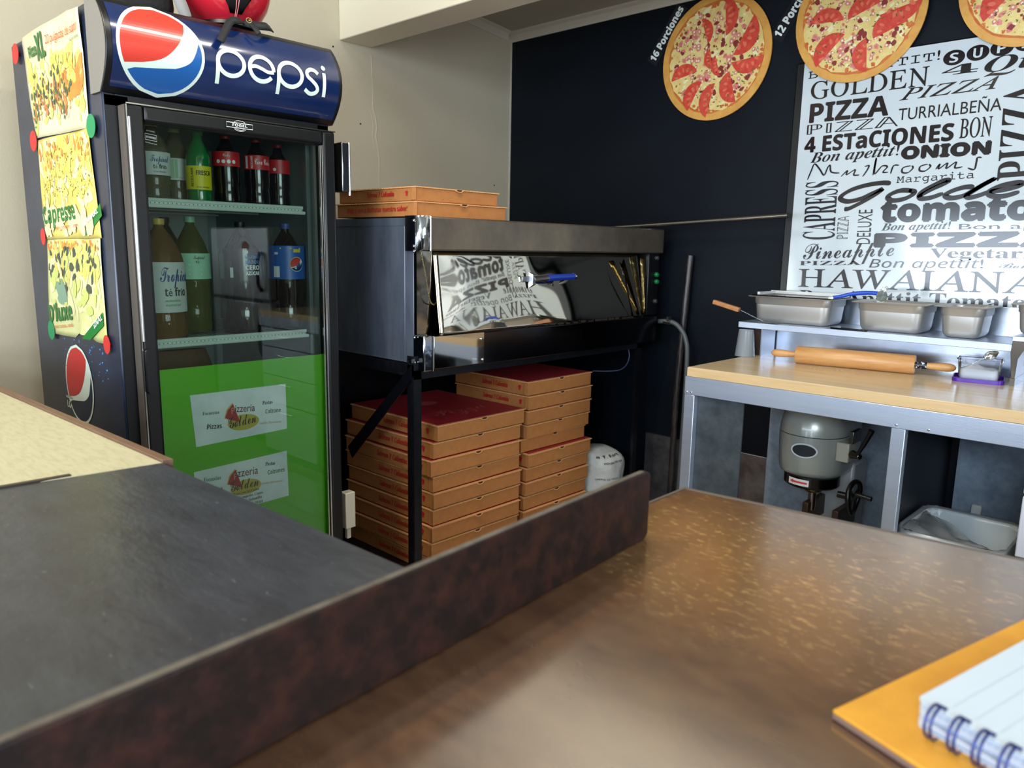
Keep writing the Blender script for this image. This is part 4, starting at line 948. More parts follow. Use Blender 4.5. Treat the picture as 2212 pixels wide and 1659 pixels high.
mk('lower_band', MB().box(OX - 0.03, -1.942, OY0 + 0.035, 3.035, 0.936, 1.054), lowm, ov, bevel=0.004)
mk('lower_corner_cap', MB().box(-2.0, -1.941, OY0 - 0.004, OY0 + 0.034, 0.936, 1.058), M('bright_steel', (168, 176, 188), 0.12, 1.0), ov, bevel=0.005)
mk('band_plate', MB().box(-1.942, -1.940, OY0 + 0.04, 1.90, 0.942, 1.053), M('mirror_steel', (186, 182, 176), 0.06, 1.0, bump=(2.4, 0.25, 0.03, 1)), ov, bevel=0.001)
mb = MB()
for y, z in ((1.62, 1.434), (1.615, 1.352), (1.618, 1.335), (1.615, 1.05), (1.615, 0.965), (1.885, 1.03), (1.893, 0.955)):
    mb = MB().lathe([(0.0055, 0), (0.005, 0.003), (0.002, 0.005)], (0, 0, 0), n=12)
    for v in mb.v:
        if y < 1.7: v.x, v.y, v.z = -1.985 + v.x, OY0 - 0.0085 - v.z, z + v.y
        else: v.x, v.y, v.z = -1.940 + v.z, y + v.x, z + v.y
    mk('rivet', mb, chrome, ov)
# mirror door
dm_ = M('mirror_door_steel', (206, 198, 182), 0.03, 1.0, bump=(9.0, 0.02, 0.004, 1))
nt = dm_.node_tree
NY, NZ = 60, 24; vs = []; fs = []
def wav(y, z): return 0.034 * (1.332 - z) / 0.28 - 0.012 * (y - 1.7) - (0.006 + 0.016 * (z - 1.05) / 0.28) * 0.5 * (1 + math.tanh((y - 2.2) / 0.12)) + 0.0005 * math.sin((y - 1.7) * 22 + 3 * math.sin(z * 14)) * math.exp(-((y - 1.72) / 0.13) ** 2) + 0.00022 * math.sin(y * 22 + z * 24) * max(0, 1.2 - z) * 6 + 0.0004 * math.exp(-((y - 2.2) / 0.06) ** 2 - ((z - 1.31) / 0.04) ** 2)
for j in range(NZ + 1):
    for i in range(NY + 1):
        y = 1.695 + (2.945 - 1.695) * i / NY; z = 1.052 + (1.332 - 1.052) * j / NZ
        vs.append((OX + 0.004 + wav(y, z), y, z))
for j in range(NZ):
    for i in range(NY):
        a = j * (NY + 1) + i; fs.append((a, a + 1, a + NY + 2, a + NY + 1))
door = mk('door', MB().add(vs, fs), dm_, ov, smooth=180, solid=0.004)
mb = MB()
rn = random.Random(2)
for i in range(24):
    y = 1.71 + i * 0.048; mb.box(OX + 0.026, OX + 0.0285, y, y + rn.uniform(0.015, 0.045), 1.053, 1.057 + rn.uniform(0, 0.004))
mk('baked_residue', mb, M('burnt_residue', (34, 24, 16), 0.7), door)
# handle: chrome lug and blue grip
hx = OX + 0.016
mb = MB().box(hx - 0.006, hx + 0.004, 2.125, 2.165, 1.226, 1.246)
mb.loops([[(hx + 0.0, 2.160, 1.2), (hx + 0.0, 2.176, 1.204), (hx + 0.0, 2.176, 1.260), (hx + 0.0, 2.160, 1.264)], [(hx + 0.02, 2.164, 1.214), (hx + 0.02, 2.182, 1.216), (hx + 0.02, 2.182, 1.252), (hx + 0.02, 2.164, 1.254)]])
mb.tube([(hx + 0.018, 2.17, 1.234), (hx + 0.03, 2.20, 1.238), (hx + 0.035, 2.235, 1.240)], [0.013, 0.010, 0.011], n=16)
mb.tube([(hx + 0.0, 2.345, 1.214), (hx + 0.02, 2.352, 1.222), (hx + 0.033, 2.36, 1.235)], 0.006, n=10)
hd_ = mk('door_handle', mb, M('handle_steel', (150, 152, 156), 0.28, 1.0), door, bevel=0.001)
mk('blue_grip', MB().tube([(hx + 0.035, 2.232, 1.240), (hx + 0.037, 2.30, 1.242), (hx + 0.037, 2.385, 1.244)], [0.0125, 0.0128, 0.0125], n=20), M('grip_blue', (14, 52, 150), 0.35, coat=0.3), hd_)
mk('grip_cap', MB().tube([(hx + 0.037, 2.385, 1.244), (hx + 0.037, 2.394, 1.2442)], 0.013, n=20), chrome, hd_)
# chain from the hood to the door edge
mb = MB(); cp = catmull([(-1.962, 1.628, 1.330), (-1.958, 1.640, 1.27), (-1.960, 1.655, 1.21), (-1.964, 1.668, 1.17), (-1.968, 1.686, 1.158), (-1.975, 1.70, 1.163)], 8)
for i in range(0, len(cp) - 1):
    p = Vector(cp[i]); q = Vector(cp[i + 1]); c = (p + q) / 2; d = (q - p).normalized(); s_ = d.cross(Vector((1, 0, 0)) if i % 2 else Vector((0.7, 0.7, 0))).normalized()
    mb.tube([tuple(c + d * 0.0042 * math.cos(a) + s_ * 0.0022 * math.sin(a)) for a in [k * PI / 4 for k in range(9)]], 0.0007, n=6, caps=False)
mk('chain', mb, M('chain_brass', (160, 146, 96), 0.3, 1.0), ov)
# torn strips of foil at the right end of the door, control column
strip = M('peeled_foil', (168, 148, 96), 0.25, 1.0, bump=(20, 0.6, 0.01))
mb = MB(); L = []
for k in range(9):
    q = k / 8; L.append([(OX + 0.02 + 0.012 * math.sin(3 * q), 2.757 + 0.09 * q ** 1.3, 1.268 - 0.215 * q), (OX + 0.03, 2.77 + 0.085 * q ** 1.3, 1.268 - 0.215 * q)])
mb.loops(L, closed=False, cap0=False, cap1=False); mk('peeling_strip', mb, M('dark_edge_foil', (60, 58, 50), 0.3, 1.0), ov, solid=0.001)
mb = MB(); L = []
for k in range(9):
    q = k / 8; w_ = 0.05 * (1 - 0.8 * q); L.append([(OX + 0.03, 2.795 + 0.12 * q, 1.32 - 0.26 * q), (OX + 0.022, 2.795 + 0.12 * q + w_ * 0.5, 1.322 - 0.26 * q), (OX + 0.032, 2.795 + 0.12 * q + w_, 1.325 - 0.262 * q)])
mb.loops(L, closed=False, cap0=False, cap1=False); mk('peeling_strip', mb, strip, ov, solid=0.001)
mb = MB(); L = []
for k in range(9):
    q = k / 8; w_ = 0.046 * (1 - 0.75 * q); L.append([(OX + 0.03, 2.88 + 0.045 * q, 1.318 - 0.26 * q), (OX + 0.036, 2.88 + 0.045 * q + w_ * 0.5, 1.31 - 0.25 * q), (OX + 0.03, 2.88 + 0.045 * q + w_, 1.335 - 0.275 * q)])
mb.loops(L, closed=False, cap0=False, cap1=False); mk('peeling_strip', mb, strip, ov, solid=0.001)
cpn = mk('control_column', MB().box(OX - 0.048, OX + 0.015, 2.975, OY1, 1.056, 1.338), black, ov, bevel=0.003)
def knob(y, z, r, mat, nm):
    mb = MB().lathe([(r, 0), (r, 0.010), (r * 0.8, 0.014)], (0, 0, 0), n=20)
    for v in mb.v: v.x, v.y, v.z = OX + 0.015 + v.z, y + v.x, z + v.y
    return mk(nm, mb, mat, cpn)
kg = M('knob_green', (12, 112, 58), 0.35)
knob(3.035, 1.242, 0.011, kg, 'green_switch'); knob(3.038, 1.210, 0.011, kg, 'green_switch'); knob(3.03, 1.318, 0.010, M('dial_grey', (54, 54, 54), 0.4), 'dial'); knob(3.033, 1.120, 0.010, M('dial_grey', (54, 54, 54), 0.4), 'dial')
# stand of angle iron
def angle(nm, x, y, z0, z1, sx, sy):
    mk(nm, MB().box(min(x, x + sx * 0.032), max(x, x + sx * 0.032), y - 0.002, y + 0.002, z0, z1).box(x - 0.002, x + 0.002, min(y, y + sy * 0.032), max(y, y + sy * 0.032), z0, z1), blackmetal, ov)
angle('leg', -1.985, 1.612, 0.0, 0.985, -1, 1); angle('leg', -1.985, 2.965, 0.0, 0.94, -1, -1); angle('leg', -2.86, 1.612, 0.0, 0.955, 1, 1); angle('leg', -2.86, 2.965, 0.0, 0.955, 1, -1)
for q_ in ((-2.86, -1.985, 1.610, 1.614, 0.915, 0.955), (-1.987, -1.983, 1.612, 2.965, 0.905, 0.936), (-2.86, -1.985, 2.963, 2.967, 0.915, 0.955)): mk('top_rail', MB().box(*q_), blackmetal, ov)
mk('brace', MB().add([(-1.99, 1.604, 0.955), (-1.99, 1.604, 0.905), (-2.345, 1.604, 0.56), (-2.37, 1.604, 0.60), (-1.99, 1.608, 0.955), (-1.99, 1.608, 0.905), (-2.345, 1.608, 0.56), (-2.37, 1.608, 0.60)],
   [(0, 1, 2, 3), (7, 6, 5, 4), (0, 4, 5, 1), (1, 5, 6, 2), (2, 6, 7, 3), (3, 7, 4, 0)]), M('brace_steel', (20, 22, 30), 0.25, 0.6), ov)
mk('top_bolt', MB().box(-1.992, -1.978, 1.598, 1.612, 0.965, 0.978), chrome, ov)
mk('lower_shelf', MB().box(-2.86, -1.99, 1.615, 2.96, 0.125, 0.143), blackmetal, ov)
mk('gas_pipe', MB().tube(catmull([(-2.05, 2.93, 0.93), (-2.03, 2.94, 0.86), (-2.05, 2.90, 0.80), (-2.15, 2.82, 0.79)]), 0.004), M('pipe_blue', (24, 34, 70), 0.4), ov)
# baking peel on top of the oven, its long handle pointing right
pl = thing('pizza_peel', 'pizza peel on the oven with its steel tube handle pointing right', 'pizza peel', (-2.25, 2.98, 1.452))
mk('blade', MB().loops([rrect(-2.30, 2.96, 0.17, 0.15, 0.02, 1.4525 + 0.012 * k + 0.001, 5) for k in (0, 0.12)]), M('peel_metal', (160, 160, 156), 0.3, 1.0), pl)
mb = MB(); n = 20
mb.tube([(-2.22, 2.99, 1.456), (-2.06, 2.995, 1.462), (-1.343, 3.0, 1.499)], [0.006, 0.0085, 0.0095], n=20, caps=False)
mb.tube([(-1.36, 3.0, 1.498), (-1.342, 3.0, 1.499)], 0.0065, n=16)
mk('tube_handle', mb, M('tube_steel', (180, 182, 180), 0.22, 1.0), pl)
mk('tube_mouth', MB().tube([(-1.3435, 3.0, 1.499), (-1.3415, 3.0, 1.4991)], 0.0062, n=16), M('tube_dark', (10, 10, 12), 0.6), pl)
# black pole leaning on the wall
tag(mk('leaning_pole', MB().tube([(-1.868, 3.10, 0.0), (-1.875, 3.12, 0.7), (-1.858, 3.145, 1.332)], 0.0155, n=16), M('black_pole', (34, 30, 30), 0.3, var=(20, (70, 60, 56), 0.45, 0.7), stretch=(6, 6, 1))),
    'black pole leaning upright against the dark wall between oven and prep table', 'pole')
hs = thing('gas_hose', 'grey flexible hose running from the oven down along the wall', 'hose', (-1.9, 3.08, 0.6))
mk('hose', MB().tube(catmull([(-1.99, 3.07, 1.020), (-1.93, 3.075, 1.027), (-1.885, 3.08, 1.022), (-1.85, 3.085, 0.995), (-1.825, 3.09, 0.95), (-1.812, 3.09, 0.87), (-1.812, 3.09, 0.6), (-1.82, 3.09, 0.0)], 8), 0.011, n=12), M('hose_grey', (84, 88, 88), 0.45), hs)
mk('valve', MB().tube([(-1.935, 3.075, 1.027), (-1.90, 3.078, 1.024)], 0.016, n=8).box(-1.915, -1.905, 3.06, 3.09, 1.03, 1.05), M('valve_metal', (90, 92, 92), 0.35, 0.9), hs)

# ================================================================== PIZZA BOXES
def box_proto(W, D, H, txt, label, group, top_print=None):
    """box with its front right... local: front face at x=0 (towards +X), left face at y=0, depth D towards -X, width W towards +Y"""
    t = thing('pizza_box', label, 'box', (0, 0, 0), group=group)
    mk('tray', MB().box(-D + 0.005, -0.004, 0.004, W - 0.004, 0.0, H - 0.005), card, t, bevel=0.0025, local=True)
    # lid: thin plate with a perforated front and left edge and the thumb notch
    mb = MB(); N = int(W / 0.0075); e = []
    for i in range(N): y = W * i / N; e += [(0.0, y), (0.0, y + W / N * 0.55), (-0.0022, y + W / N * 0.6), (-0.0022, y + W / N * 0.95)]
    N2 = int(D / 0.0095); e2 = []
    for i in range(N2): x = -D + D * i / N2; e2 += [(x, 0.0), (x + D / N2 * 0.55, 0.0), (x + D / N2 * 0.6, 0.0018), (x + D / N2 * 0.95, 0.0018)]
    poly = e2 + e + [(0, W), (-D, W)]
    mb.prism(poly, lambda u, v, t_: (u, v, t_), H - 0.0048, H - 0.001)
    mk('lid', mb, cardin, t, local=True, smooth=0)
    mk('red_top', MB().box(-D + 0.005, -0.012, 0.010, W - 0.005, H - 0.0012, H), redtop, t, local=True)
    mb = MB(); f = lambda u, v, t_: (0.0006 + t_, u, v)
    c = W * 0.5; mb.flat([(c + 0.012 * math.cos(a), H - 0.002 + 0.011 * math.sin(a)) for a in [PI + PI * k / 10 for k in range(11)]], f, 0)
    mk('thumb_notch', mb, M('notch_dark', (64, 30, 14), 0.9), t, local=True)
    mk('front_tab', MB().tube([(0.0012, c - 0.02, H - 0.006), (0.003, c - 0.006, H - 0.010), (0.0035, c + 0.004, H - 0.010), (0.0012, c + 0.018, H - 0.005)], 0.0016, n=6), cardin, t, local=True)
    mk('side_flap', MB().box(-0.022, -0.0005, -0.0005, 0.0035, 0.002, H - 0.006), card, t, local=True, bevel=0.0008)
    mb = MB(); f = lambda u, v, t_: (u, 0.0014 - t_, v)
    if txt == 'sabor':
        mb.text('¡Pide y ven a disfrutar nuestro sabor!', 'sansb', (-D * 0.85, H * 0.30), (-0.05, H * 0.36), H * 0.36, f, m=0)
    else:
        mb.text('Sabrosa Y Calientita', 'bital', (-D * 0.60, H * 0.36), (-D * 0.26, H * 0.36), H * 0.36, f, fat=0.0004)
        cx, cz, s = -D * 0.11, H * 0.5, H * 0.15
        mb.flat([(cx - s * 0.55, cz - s), (cx + s * 0.55, cz - s), (cx + s * 0.6, cz + s * 0.1), (cx + s, cz + s * 0.6), (cx + s * 0.8, cz + s * 1.1), (cx + s * 0.3, cz + s * 1.25), (cx, cz + s * 1.5), (cx - s * 0.4, cz + s * 1.25), (cx - s * 0.9, cz + s), (cx - s, cz + s * 0.5), (cx - s * 0.55, cz + s * 0.1)], f, 0)
    mk('side_print', mb, redink, t, local=True, smooth=0)
    if top_print:
        mb = MB(); mb.text('Pizza', 'bscript', (-D * 0.22, W * 0.22), (-D * 0.22, W * 0.80), W * 0.17, lambda u, v, t_: (u, v, H + 0.0004 + t_))
        cx, cy = -D * 0.62, W * 0.5
        mb.flat([(cx + 0.035 * math.cos(a), cy + 0.05 * math.sin(a)) for a in [k * PI / 10 for k in range(20)]], lambda u, v, t_: (u, v, H + 0.0004), 0)
        mk('top_print', mb, redink2, t, local=True, smooth=0)
    return t
ordn = ['topmost', 'second from the top', 'third from the top', 'fourth from the top', 'fifth from the top', 'sixth from the top', 'seventh from the top', 'eighth from the top', 'ninth from the top', 'tenth from the top', 'bottom']
GL, GR = 'boxes of the left stack under the oven', 'boxes of the right stack under the oven'
HL = (0.713 - 0.1435) / 9
ys = [1.768, 1.751, 1.732, 1.748, 1.747, 1.745, 1.737, 1.735, 1.742]; xo = [0, -0.004, 0.004, -0.003, 0.002, 0.0, 0.005, 0.003, 0.0]; rz = [0.0, 0.008, -0.006, 0.01, 0.0, 0.006, -0.004, 0.004, 0]
pL = box_proto(0.475, 0.55, HL - 0.0028, '', 'x', GL)
first = None
for k in range(9):
    lab = 'large pizza box, %s of the left stack under the oven' % (ordn[k] if k < 8 else 'bottom one')
    if k == 0:
        p0 = box_proto(0.472, 0.55, HL - 0.0028, '', lab, GL, top_print=True); p0.location = (-2.04, ys[0], 0.1435 + HL * 8)
    elif k == 1:
        pL['label'] = lab; pL.location = (-2.04 + xo[1], ys[1], 0.1435 + HL * 7); pL.rotation_euler.z = rz[1]
    else: dup(pL, (-2.04 + xo[k], ys[k], 0.1435 + HL * (8 - k)), rz[k], lab, GL)
HR = (0.818 - 0.1435) / 11
yr = [2.256, 2.258, 2.252, 2.256, 2.246, 2.262, 2.256, 2.250, 2.246, 2.238, 2.24]; xr = [0, 0, 0.0, -0.004, -0.028, 0.004, -0.004, 0.0, -0.006, 0.0, 0.0]; rr = [0, 0.004, 0, 0.012, -0.01, 0.004, 0.01, 0, 0.006, 0, 0]
pR = box_proto(0.425, 0.45, HR - 0.0028, '', 'x', GR)
for k in range(11):
    lab = 'pizza box, %s of the taller right stack under the oven' % (ordn[k] if k < 10 else 'bottom one')
    if k == 0: pR['label'] = lab; pR.location = (-2.045, yr[0], 0.1435 + HR * 10)
    else: dup(pR, (-2.045 + xr[k], yr[k] + 0.006, 0.1435 + HR * (10 - k)), rr[k], lab, GR)
GT = 'boxes on top of the oven'
pT = box_proto(0.43, 0.47, 0.050, 'sabor', 'cardboard pizza box lying directly on the oven top, lettered on its side', GT)
pT.location = (-2.0, 1.640, 1.4495); pT.rotation_euler.z = 0.0
pT2 = box_proto(0.392, 0.45, 0.0475, '', 'cardboard pizza box lying on the other box on the oven top', GT)
pT2.location = (-2.005, 1.640, 1.5002)

# flour sack beside the boxes
sk = thing('flour_sack', 'white printed flour sack standing beside the right box stack', 'sack', (-2.1, 2.84, 0.1435))
def skf(a, q):
    r = (0.125 if q < 0.75 else 0.125 * max(0.05, math.sqrt(max(0, 1 - ((q - 0.75) / 0.27) ** 2)))) * (1 + 0.04 * math.sin(5 * a + 6 * q) + 0.02 * math.sin(11 * a - 9 * q))
    return Vector((-2.12 + 1.0 * r * math.cos(a), 2.845 + 0.95 * r * math.sin(a), 0.1445 + 0.285 * q))
L = [[tuple(skf(2 * PI * j / 36, k / 16)) for j in range(36)] for k in range(17)]
mk('sack_body', MB().loops(L), M('sack_white', (196, 198, 194), 0.6, bump=(16, 0.5, 0.02)), sk, smooth=180)
fk = lambda u, v, t: tuple(skf(-0.55 + u * 8, v) + Vector((0.004, -0.002, 0.002)))
mk('sack_print', MB().text('a T. Fort', 'sansb', (-0.06, 0.88), (0.10, 0.90), 0.035, fk).text('HOUM TES DE', 'sansb', (-0.02, 0.79), (0.10, 0.80), 0.03, fk).text('HARINA DE TRIGO', 'sans', (-0.06, 0.52), (0.06, 0.53), 0.03, fk), inkd, sk, smooth=0)
mk('green_emblem', MB().flat([(0.055 + 0.035 * math.cos(a), 0.36 + 0.10 * math.sin(a)) for a in [k * PI / 12 for k in range(24)]], fk, 0), M('emblem_green', (30, 92, 50), 0.5), sk, smooth=0)

# ================================================================== PREP TABLE
pt = thing('prep_table', 'steel framed prep table with pale wood worktop along the dark wall', 'table', (-0.6, 2.78, 0))
TX0, TX1, TY0, TY1, TZ = -1.402, 0.28, 2.40, 3.15, 0.942
mk('worktop', MB().box(TX0, TX1, TY0, TY1, TZ - 0.034, TZ), [wood_pale], pt, bevel=0.003)
mk('worktop_lip', MB().box(TX0, TX1, TY0 - 0.002, TY0, TZ - 0.033, TZ - 0.002), wood_edge, pt)
mk('apron', MB().box(TX0 - 0.006, TX1, TY0 - 0.004, TY0 + 0.02, 0.842, 0.908).box(TX0 - 0.006, TX0 + 0.014, TY0 + 0.02, TY1, 0.842, 0.908), steelx, pt, bevel=0.002)
mk('leg', MB().box(TX0 - 0.006, TX0 + 0.034, TY0 - 0.002, TY0 + 0.038, 0.0, 0.842), steelx, pt, bevel=0.002)
mk('leg', MB().box(-0.702, -0.662, TY0 - 0.001, TY0 + 0.03, 0.0, 0.842), steelx, pt, bevel=0.002)
mk('leg', MB().box(TX0, TX0 + 0.04, TY1 - 0.04, TY1, 0.0, 0.842), steelx, pt, bevel=0.002)
mk('front_panel', MB().box(-1.367, -1.19, 2.425, 2.432, 0.0, 0.842), M('dull_sheet', (58, 66, 72), 0.5, 0.3, var=(14, (84, 92, 98), 0.35, 0.7)), pt)
mk('back_panel', MB().box(-1.395, -0.72, 3.10, 3.108, 0.0, 0.842), galv, pt)
mk('divider_panel', MB().box(-0.70, -0.694, TY0 + 0.03, 3.1, 0.0, 0.842), M('dark_panel', (40, 44, 52), 0.5, 0.3), pt)
mk('back_panel', MB().box(-0.665, -0.36, 3.08, 3.088, 0.0, 0.842), galv, pt)
mb = MB()
for x, y in ((TX0 + 0.004, 2.393), (TX0 + 0.022, 2.393), (-0.688, 2.394), (-0.6, 2.394)):
    mb = MB().lathe([(0.004, 0), (0.0035, 0.002), (0.001, 0.003)], (0, 0, 0), n=10)
    for v in mb.v: v.x, v.y, v.z = x + v.x, 2.3965 - v.z, 0.852 + v.y
    mk('screw', mb, chrome, pt)
# white drawer unit standing under the table at the right
du = thing('drawer_cabinet', 'white drawer cabinet under the right end of the prep table', 'cabinet', (-0.05, 2.76, 0))
mk('cabinet_body', MB().box(-0.350, 0.25, 2.415, 3.06, 0.0, 0.838), M('cabinet_grey', (120, 126, 140), 0.4), du)
for z0, z1 in ((0.720, 0.832), (0.540, 0.712), (0.36, 0.532), (0.05, 0.352)):
    dd = mk('drawer', MB().box(-0.352, 0.25, 2.395, 2.413, z0, z1), M('drawer_white', (206, 210, 222), 0.3), du, bevel=0.003)
    mk('drawer_pull', MB().tube([(-0.12, 2.392, z1 - 0.04), (-0.12, 2.378, z1 - 0.04), (0.02, 2.378, z1 - 0.04), (0.02, 2.392, z1 - 0.04)], 0.004), chrome, dd)
# steel riser shelf with back sheet
rs = thing('riser_shelf', 'long stainless riser shelf standing on the prep worktop', 'shelf', (-0.95, 3.0, TZ))
mk('shelf_top', MB().box(-1.462, -0.508, 2.88, 3.145, 1.067, 1.074).box(-1.462, -0.508, 2.88, 2.884, 1.050, 1.070), steelx, rs, bevel=0.0015)
mk('back_sheet', MB().box(-1.40, 0.26, 3.03, 3.034, TZ, 1.066), M('shiny_sheet', (176, 186, 204), 0.24, 1.0, var=(5, (214, 222, 234)), bump=(7, 0.12, 0.006)), rs)
mk('rear_upstand', MB().box(-1.42, 0.26, 3.141, 3.146, 1.074, 1.178), M('shiny_sheet2', (186, 194, 206), 0.22, 1.0, var=(5, (214, 222, 234)), bump=(6, 0.1, 0.006)), rs, bevel=0.001)
mk('end_support', MB().box(-1.398, -1.372, 2.90, 3.02, TZ, 1.067), M('rusty_post', (70, 54, 48), 0.5, 0.5), rs)
mk('bracket_edge', MB().box(-1.371, -1.366, 2.90, 3.02, TZ, 1.067), steelx, rs)
r2 = thing('bracket_shelf', 'second steel shelf at the right frame edge with a dark wedge bracket', 'shelf', (-0.3, 2.95, TZ))
mk('shelf_top', MB().box(-0.507, 0.2, 2.86, 3.14, 1.086, 1.102), steelx, r2, bevel=0.0015)
mb = MB(); mb.prism([(-0.505, 1.086), (-0.46, 1.086), (-0.485, 1.03), (-0.487, 0.965), (-0.497, 0.965), (-0.507, 1.05)], lambda u, v, t: (u, t, v), 2.862, 3.02)
mk('bracket', mb, M('bracket_dark', (86, 78, 70), 0.25, 0.9), r2, bevel=0.001)
mk('bracket_foot', MB().box(-0.499, -0.485, 2.862, 3.02, TZ, 0.967), M('bracket_dark', (86, 78, 70), 0.25, 0.9), r2)
# food pans
def pan(label, x0, x1, y0, y1, z0, z1, lid=False):
    t = thing('food_pan', label, 'pan', ((x0 + x1) / 2, (y0 + y1) / 2, z0), group='steel food pans on the riser shelf')
    cx, cy, hx_, hy_ = (x0 + x1) / 2, (y0 + y1) / 2, (x1 - x0) / 2, (y1 - y0) / 2; H = z1 - z0; g = 0.024
    def rr_(ins, z, r): return rrect(cx, cy, hx_ - ins, hy_ - ins, r, z, 6)
    L = [rr_(g + 0.020, z0, 0.012), rr_(g + 0.012, z0 + 0.002, 0.02), rr_(g + 0.005, z0 + 0.009, 0.026), rr_(g + 0.001, z0 + 0.02, 0.03), rr_(g - 0.004, z0 + H * 0.68, 0.033), rr_(g - 0.004, z0 + H * 0.70, 0.033), rr_(g - 0.008, z0 + H * 0.74, 0.036), rr_(g - 0.009, z1 - 0.006, 0.036),
         rr_(g - 0.013, z1 - 0.002, 0.03), rr_(0.001, z1 - 0.0035, 0.012), rr_(0.0, z1 - 0.001, 0.012), rr_(0.002, z1, 0.012), rr_(g - 0.014, z1, 0.030), rr_(g - 0.007, z1 - 0.004, 0.036), rr_(g - 0.002, z0 + H * 0.72, 0.034), rr_(g + 0.004, z0 + 0.02, 0.028), rr_(g + 0.02, z0 + 0.004, 0.015)]
    mk('pan_shell', MB().loops(L, cap0=True, cap1=True), pansteel, t, smooth=50)
    if lid:
        l = mk('lid', MB().loops([rr_(0.010, z1 + 0.0008, 0.012), rr_(0.008, z1 + 0.004, 0.012), rr_(0.02, z1 + 0.0045, 0.012), rr_(0.03, z1 + 0.0015, 0.012)]), M('dark_lid', (60, 58, 58), 0.15, 1.0), t)
        mk('lid_rim', MB().box(x0 + 0.01, x1 - 0.01, y1 - 0.03, y1 - 0.022, z1 + 0.003, z1 + 0.016).box(x0 + 0.02, x0 + 0.03, y0 + 0.05, y1 - 0.03, z1 + 0.003, z1 + 0.014), pansteel, l)
    return t
pan('leftmost steel food pan, wide and covered by a dark lid', -1.443, -1.10, 2.90, 3.125, 1.0745, 1.180, True)
pan('wide open steel food pan in the middle of the shelf', -1.035, -0.775, 2.90, 3.125, 1.0745, 1.181)
pan('smaller open steel food pan right of the middle one', -0.758, -0.590, 2.90, 3.115, 1.0745, 1.183)
pan('steel food pan cut off by the right frame edge', -0.532, -0.26, 2.90, 3.12, 1.103, 1.203)
# peeler with blue handle across the pans, with a tag of keys
pe = thing('blue_brush', 'blue handled utensil lying across the gap between the pans', 'utensil', (-1.06, 2.95, 1.184))
mk('blue_handle', MB().tube(catmull([(-1.105, 2.915, 1.190), (-1.075, 2.92, 1.196), (-1.04, 2.93, 1.206), (-0.99, 2.94, 1.212), (-0.955, 2.95, 1.211), (-0.94, 2.953, 1.206)]), [0.006] * 8 + [0.007] * 8 + [0.008] * 8 + [0.0075] * 8 + [0.007] * 8 + [0.005], n=12), M('handle_blue', (20, 70, 186), 0.35), pe)
mk('head', MB().box(-1.12, -1.10, 2.905, 2.925, 1.183, 1.192), chrome, pe, bevel=0.001)
ky = thing('key_tag', 'grey round tag with wire ring leaning on the middle pan', 'tag', (-0.93, 2.89, 1.182))
mb = MB().lathe([(0.019, -0.003), (0.0205, 0), (0.019, 0.003)], (0, 0, 0), n=8)
for v in mb.v: v.x, v.y, v.z = -0.925 + v.x, 2.893 - v.z, 1.205 + v.y
mk('tag_disc', mb, M('tag_grey', (84, 92, 88), 0.6, var=(60, (120, 128, 122), 0.45, 0.6)), ky)
mb = MB()
for dx, dz, rx in ((0, 0, 0.011), (0.004, 0.003, 0.012)): mb.tube([(-0.922 + dx + rx * math.cos(a), 2.895 + 0.004 * math.sin(a), 1.229 + dz + 0.008 * math.sin(a)) for a in [k * PI / 8 for k in range(17)]], 0.001, n=6, caps=False)
mk('ring', mb, chrome, ky)
# spatula with wooden handle poking out left of the pans
sp_ = thing('spatula', 'spatula with short wooden handle sticking out left of the pans', 'spatula', (-1.42, 2.88, 1.08))
mk('wooden_handle', MB().bar((-1.552, 2.83, 1.150), (-1.437, 2.83, 1.124), 0.020, 0.018), M('handle_wood', (188, 132, 84), 0.5, var=(30, (158, 100, 58)), stretch=(1, 6, 6)), sp_, bevel=0.003)
mk('blade', MB().bar((-1.437, 2.83, 1.124), (-1.375, 2.90, 1.082), 0.03, 0.0015).bar((-1.378, 2.90, 1.080), (-1.30, 2.90, 1.0765), 0.045, 0.0012), M('blade_steel', (150, 156, 160), 0.2, 1.0), sp_)
# small dark phone under the pans' front edge
tag(mk('phone', MB().loops([rrect(-1.03, 2.897, 0.065, 0.014, 0.006, z, 4) for z in (1.0745, 1.081)]), M('phone_black', (12, 12, 16), 0.15), bevel=0.001), 'thin black phone lying on the shelf edge between the left pans', 'phone')
# translucent cup at the shelf's left end
cu = thing('plastic_cup', 'translucent upturned plastic cup at the left end of the riser shelf', 'cup', (-1.425, 2.84, TZ))
mk('cup_wall', MB().lathe([(0.040, TZ + 0.0005), (0.038, TZ + 0.004), (0.029, TZ + 0.10), (0.028, TZ + 0.104), (0.0, TZ + 0.104)], (-1.405, 2.84, 0), n=36, cap=False), clear('frosted_cup', (190, 196, 200), 1.4, 0.2, 0.42, (180, 188, 194)), cu, smooth=60, solid=0.0015)
# rolling pin
rp_ = thing('rolling_pin', 'wooden rolling pin with rounded handles on the prep worktop', 'rolling pin', (-0.97, 2.84, TZ))
A_ = Vector((-1.178, 2.80, TZ + 0.0335)); B_ = Vector((-0.785, 2.872, TZ + 0.0335)); d = (B_ - A_).normalized()
mk('roller', MB().tube([tuple(A_), tuple(A_ + d * 0.003), tuple(B_ - d * 0.003), tuple(B_)], [0.0305, 0.033, 0.033, 0.0305], n=40), pinwood, rp_, smooth=40)
def handle_(p, dd): return MB().tube([tuple(p + dd * s) for s in (0, 0.012, 0.03, 0.05, 0.07, 0.084, 0.09)], [0.010, 0.011, 0.0125, 0.0145, 0.0145, 0.011, 0.004], n=24)
mk('handle', handle_(A_ - d * 0.002, -d), pinwood, rp_, smooth=60)
mk('handle', handle_(B_ + d * 0.034, d), pinwood, rp_, smooth=60)
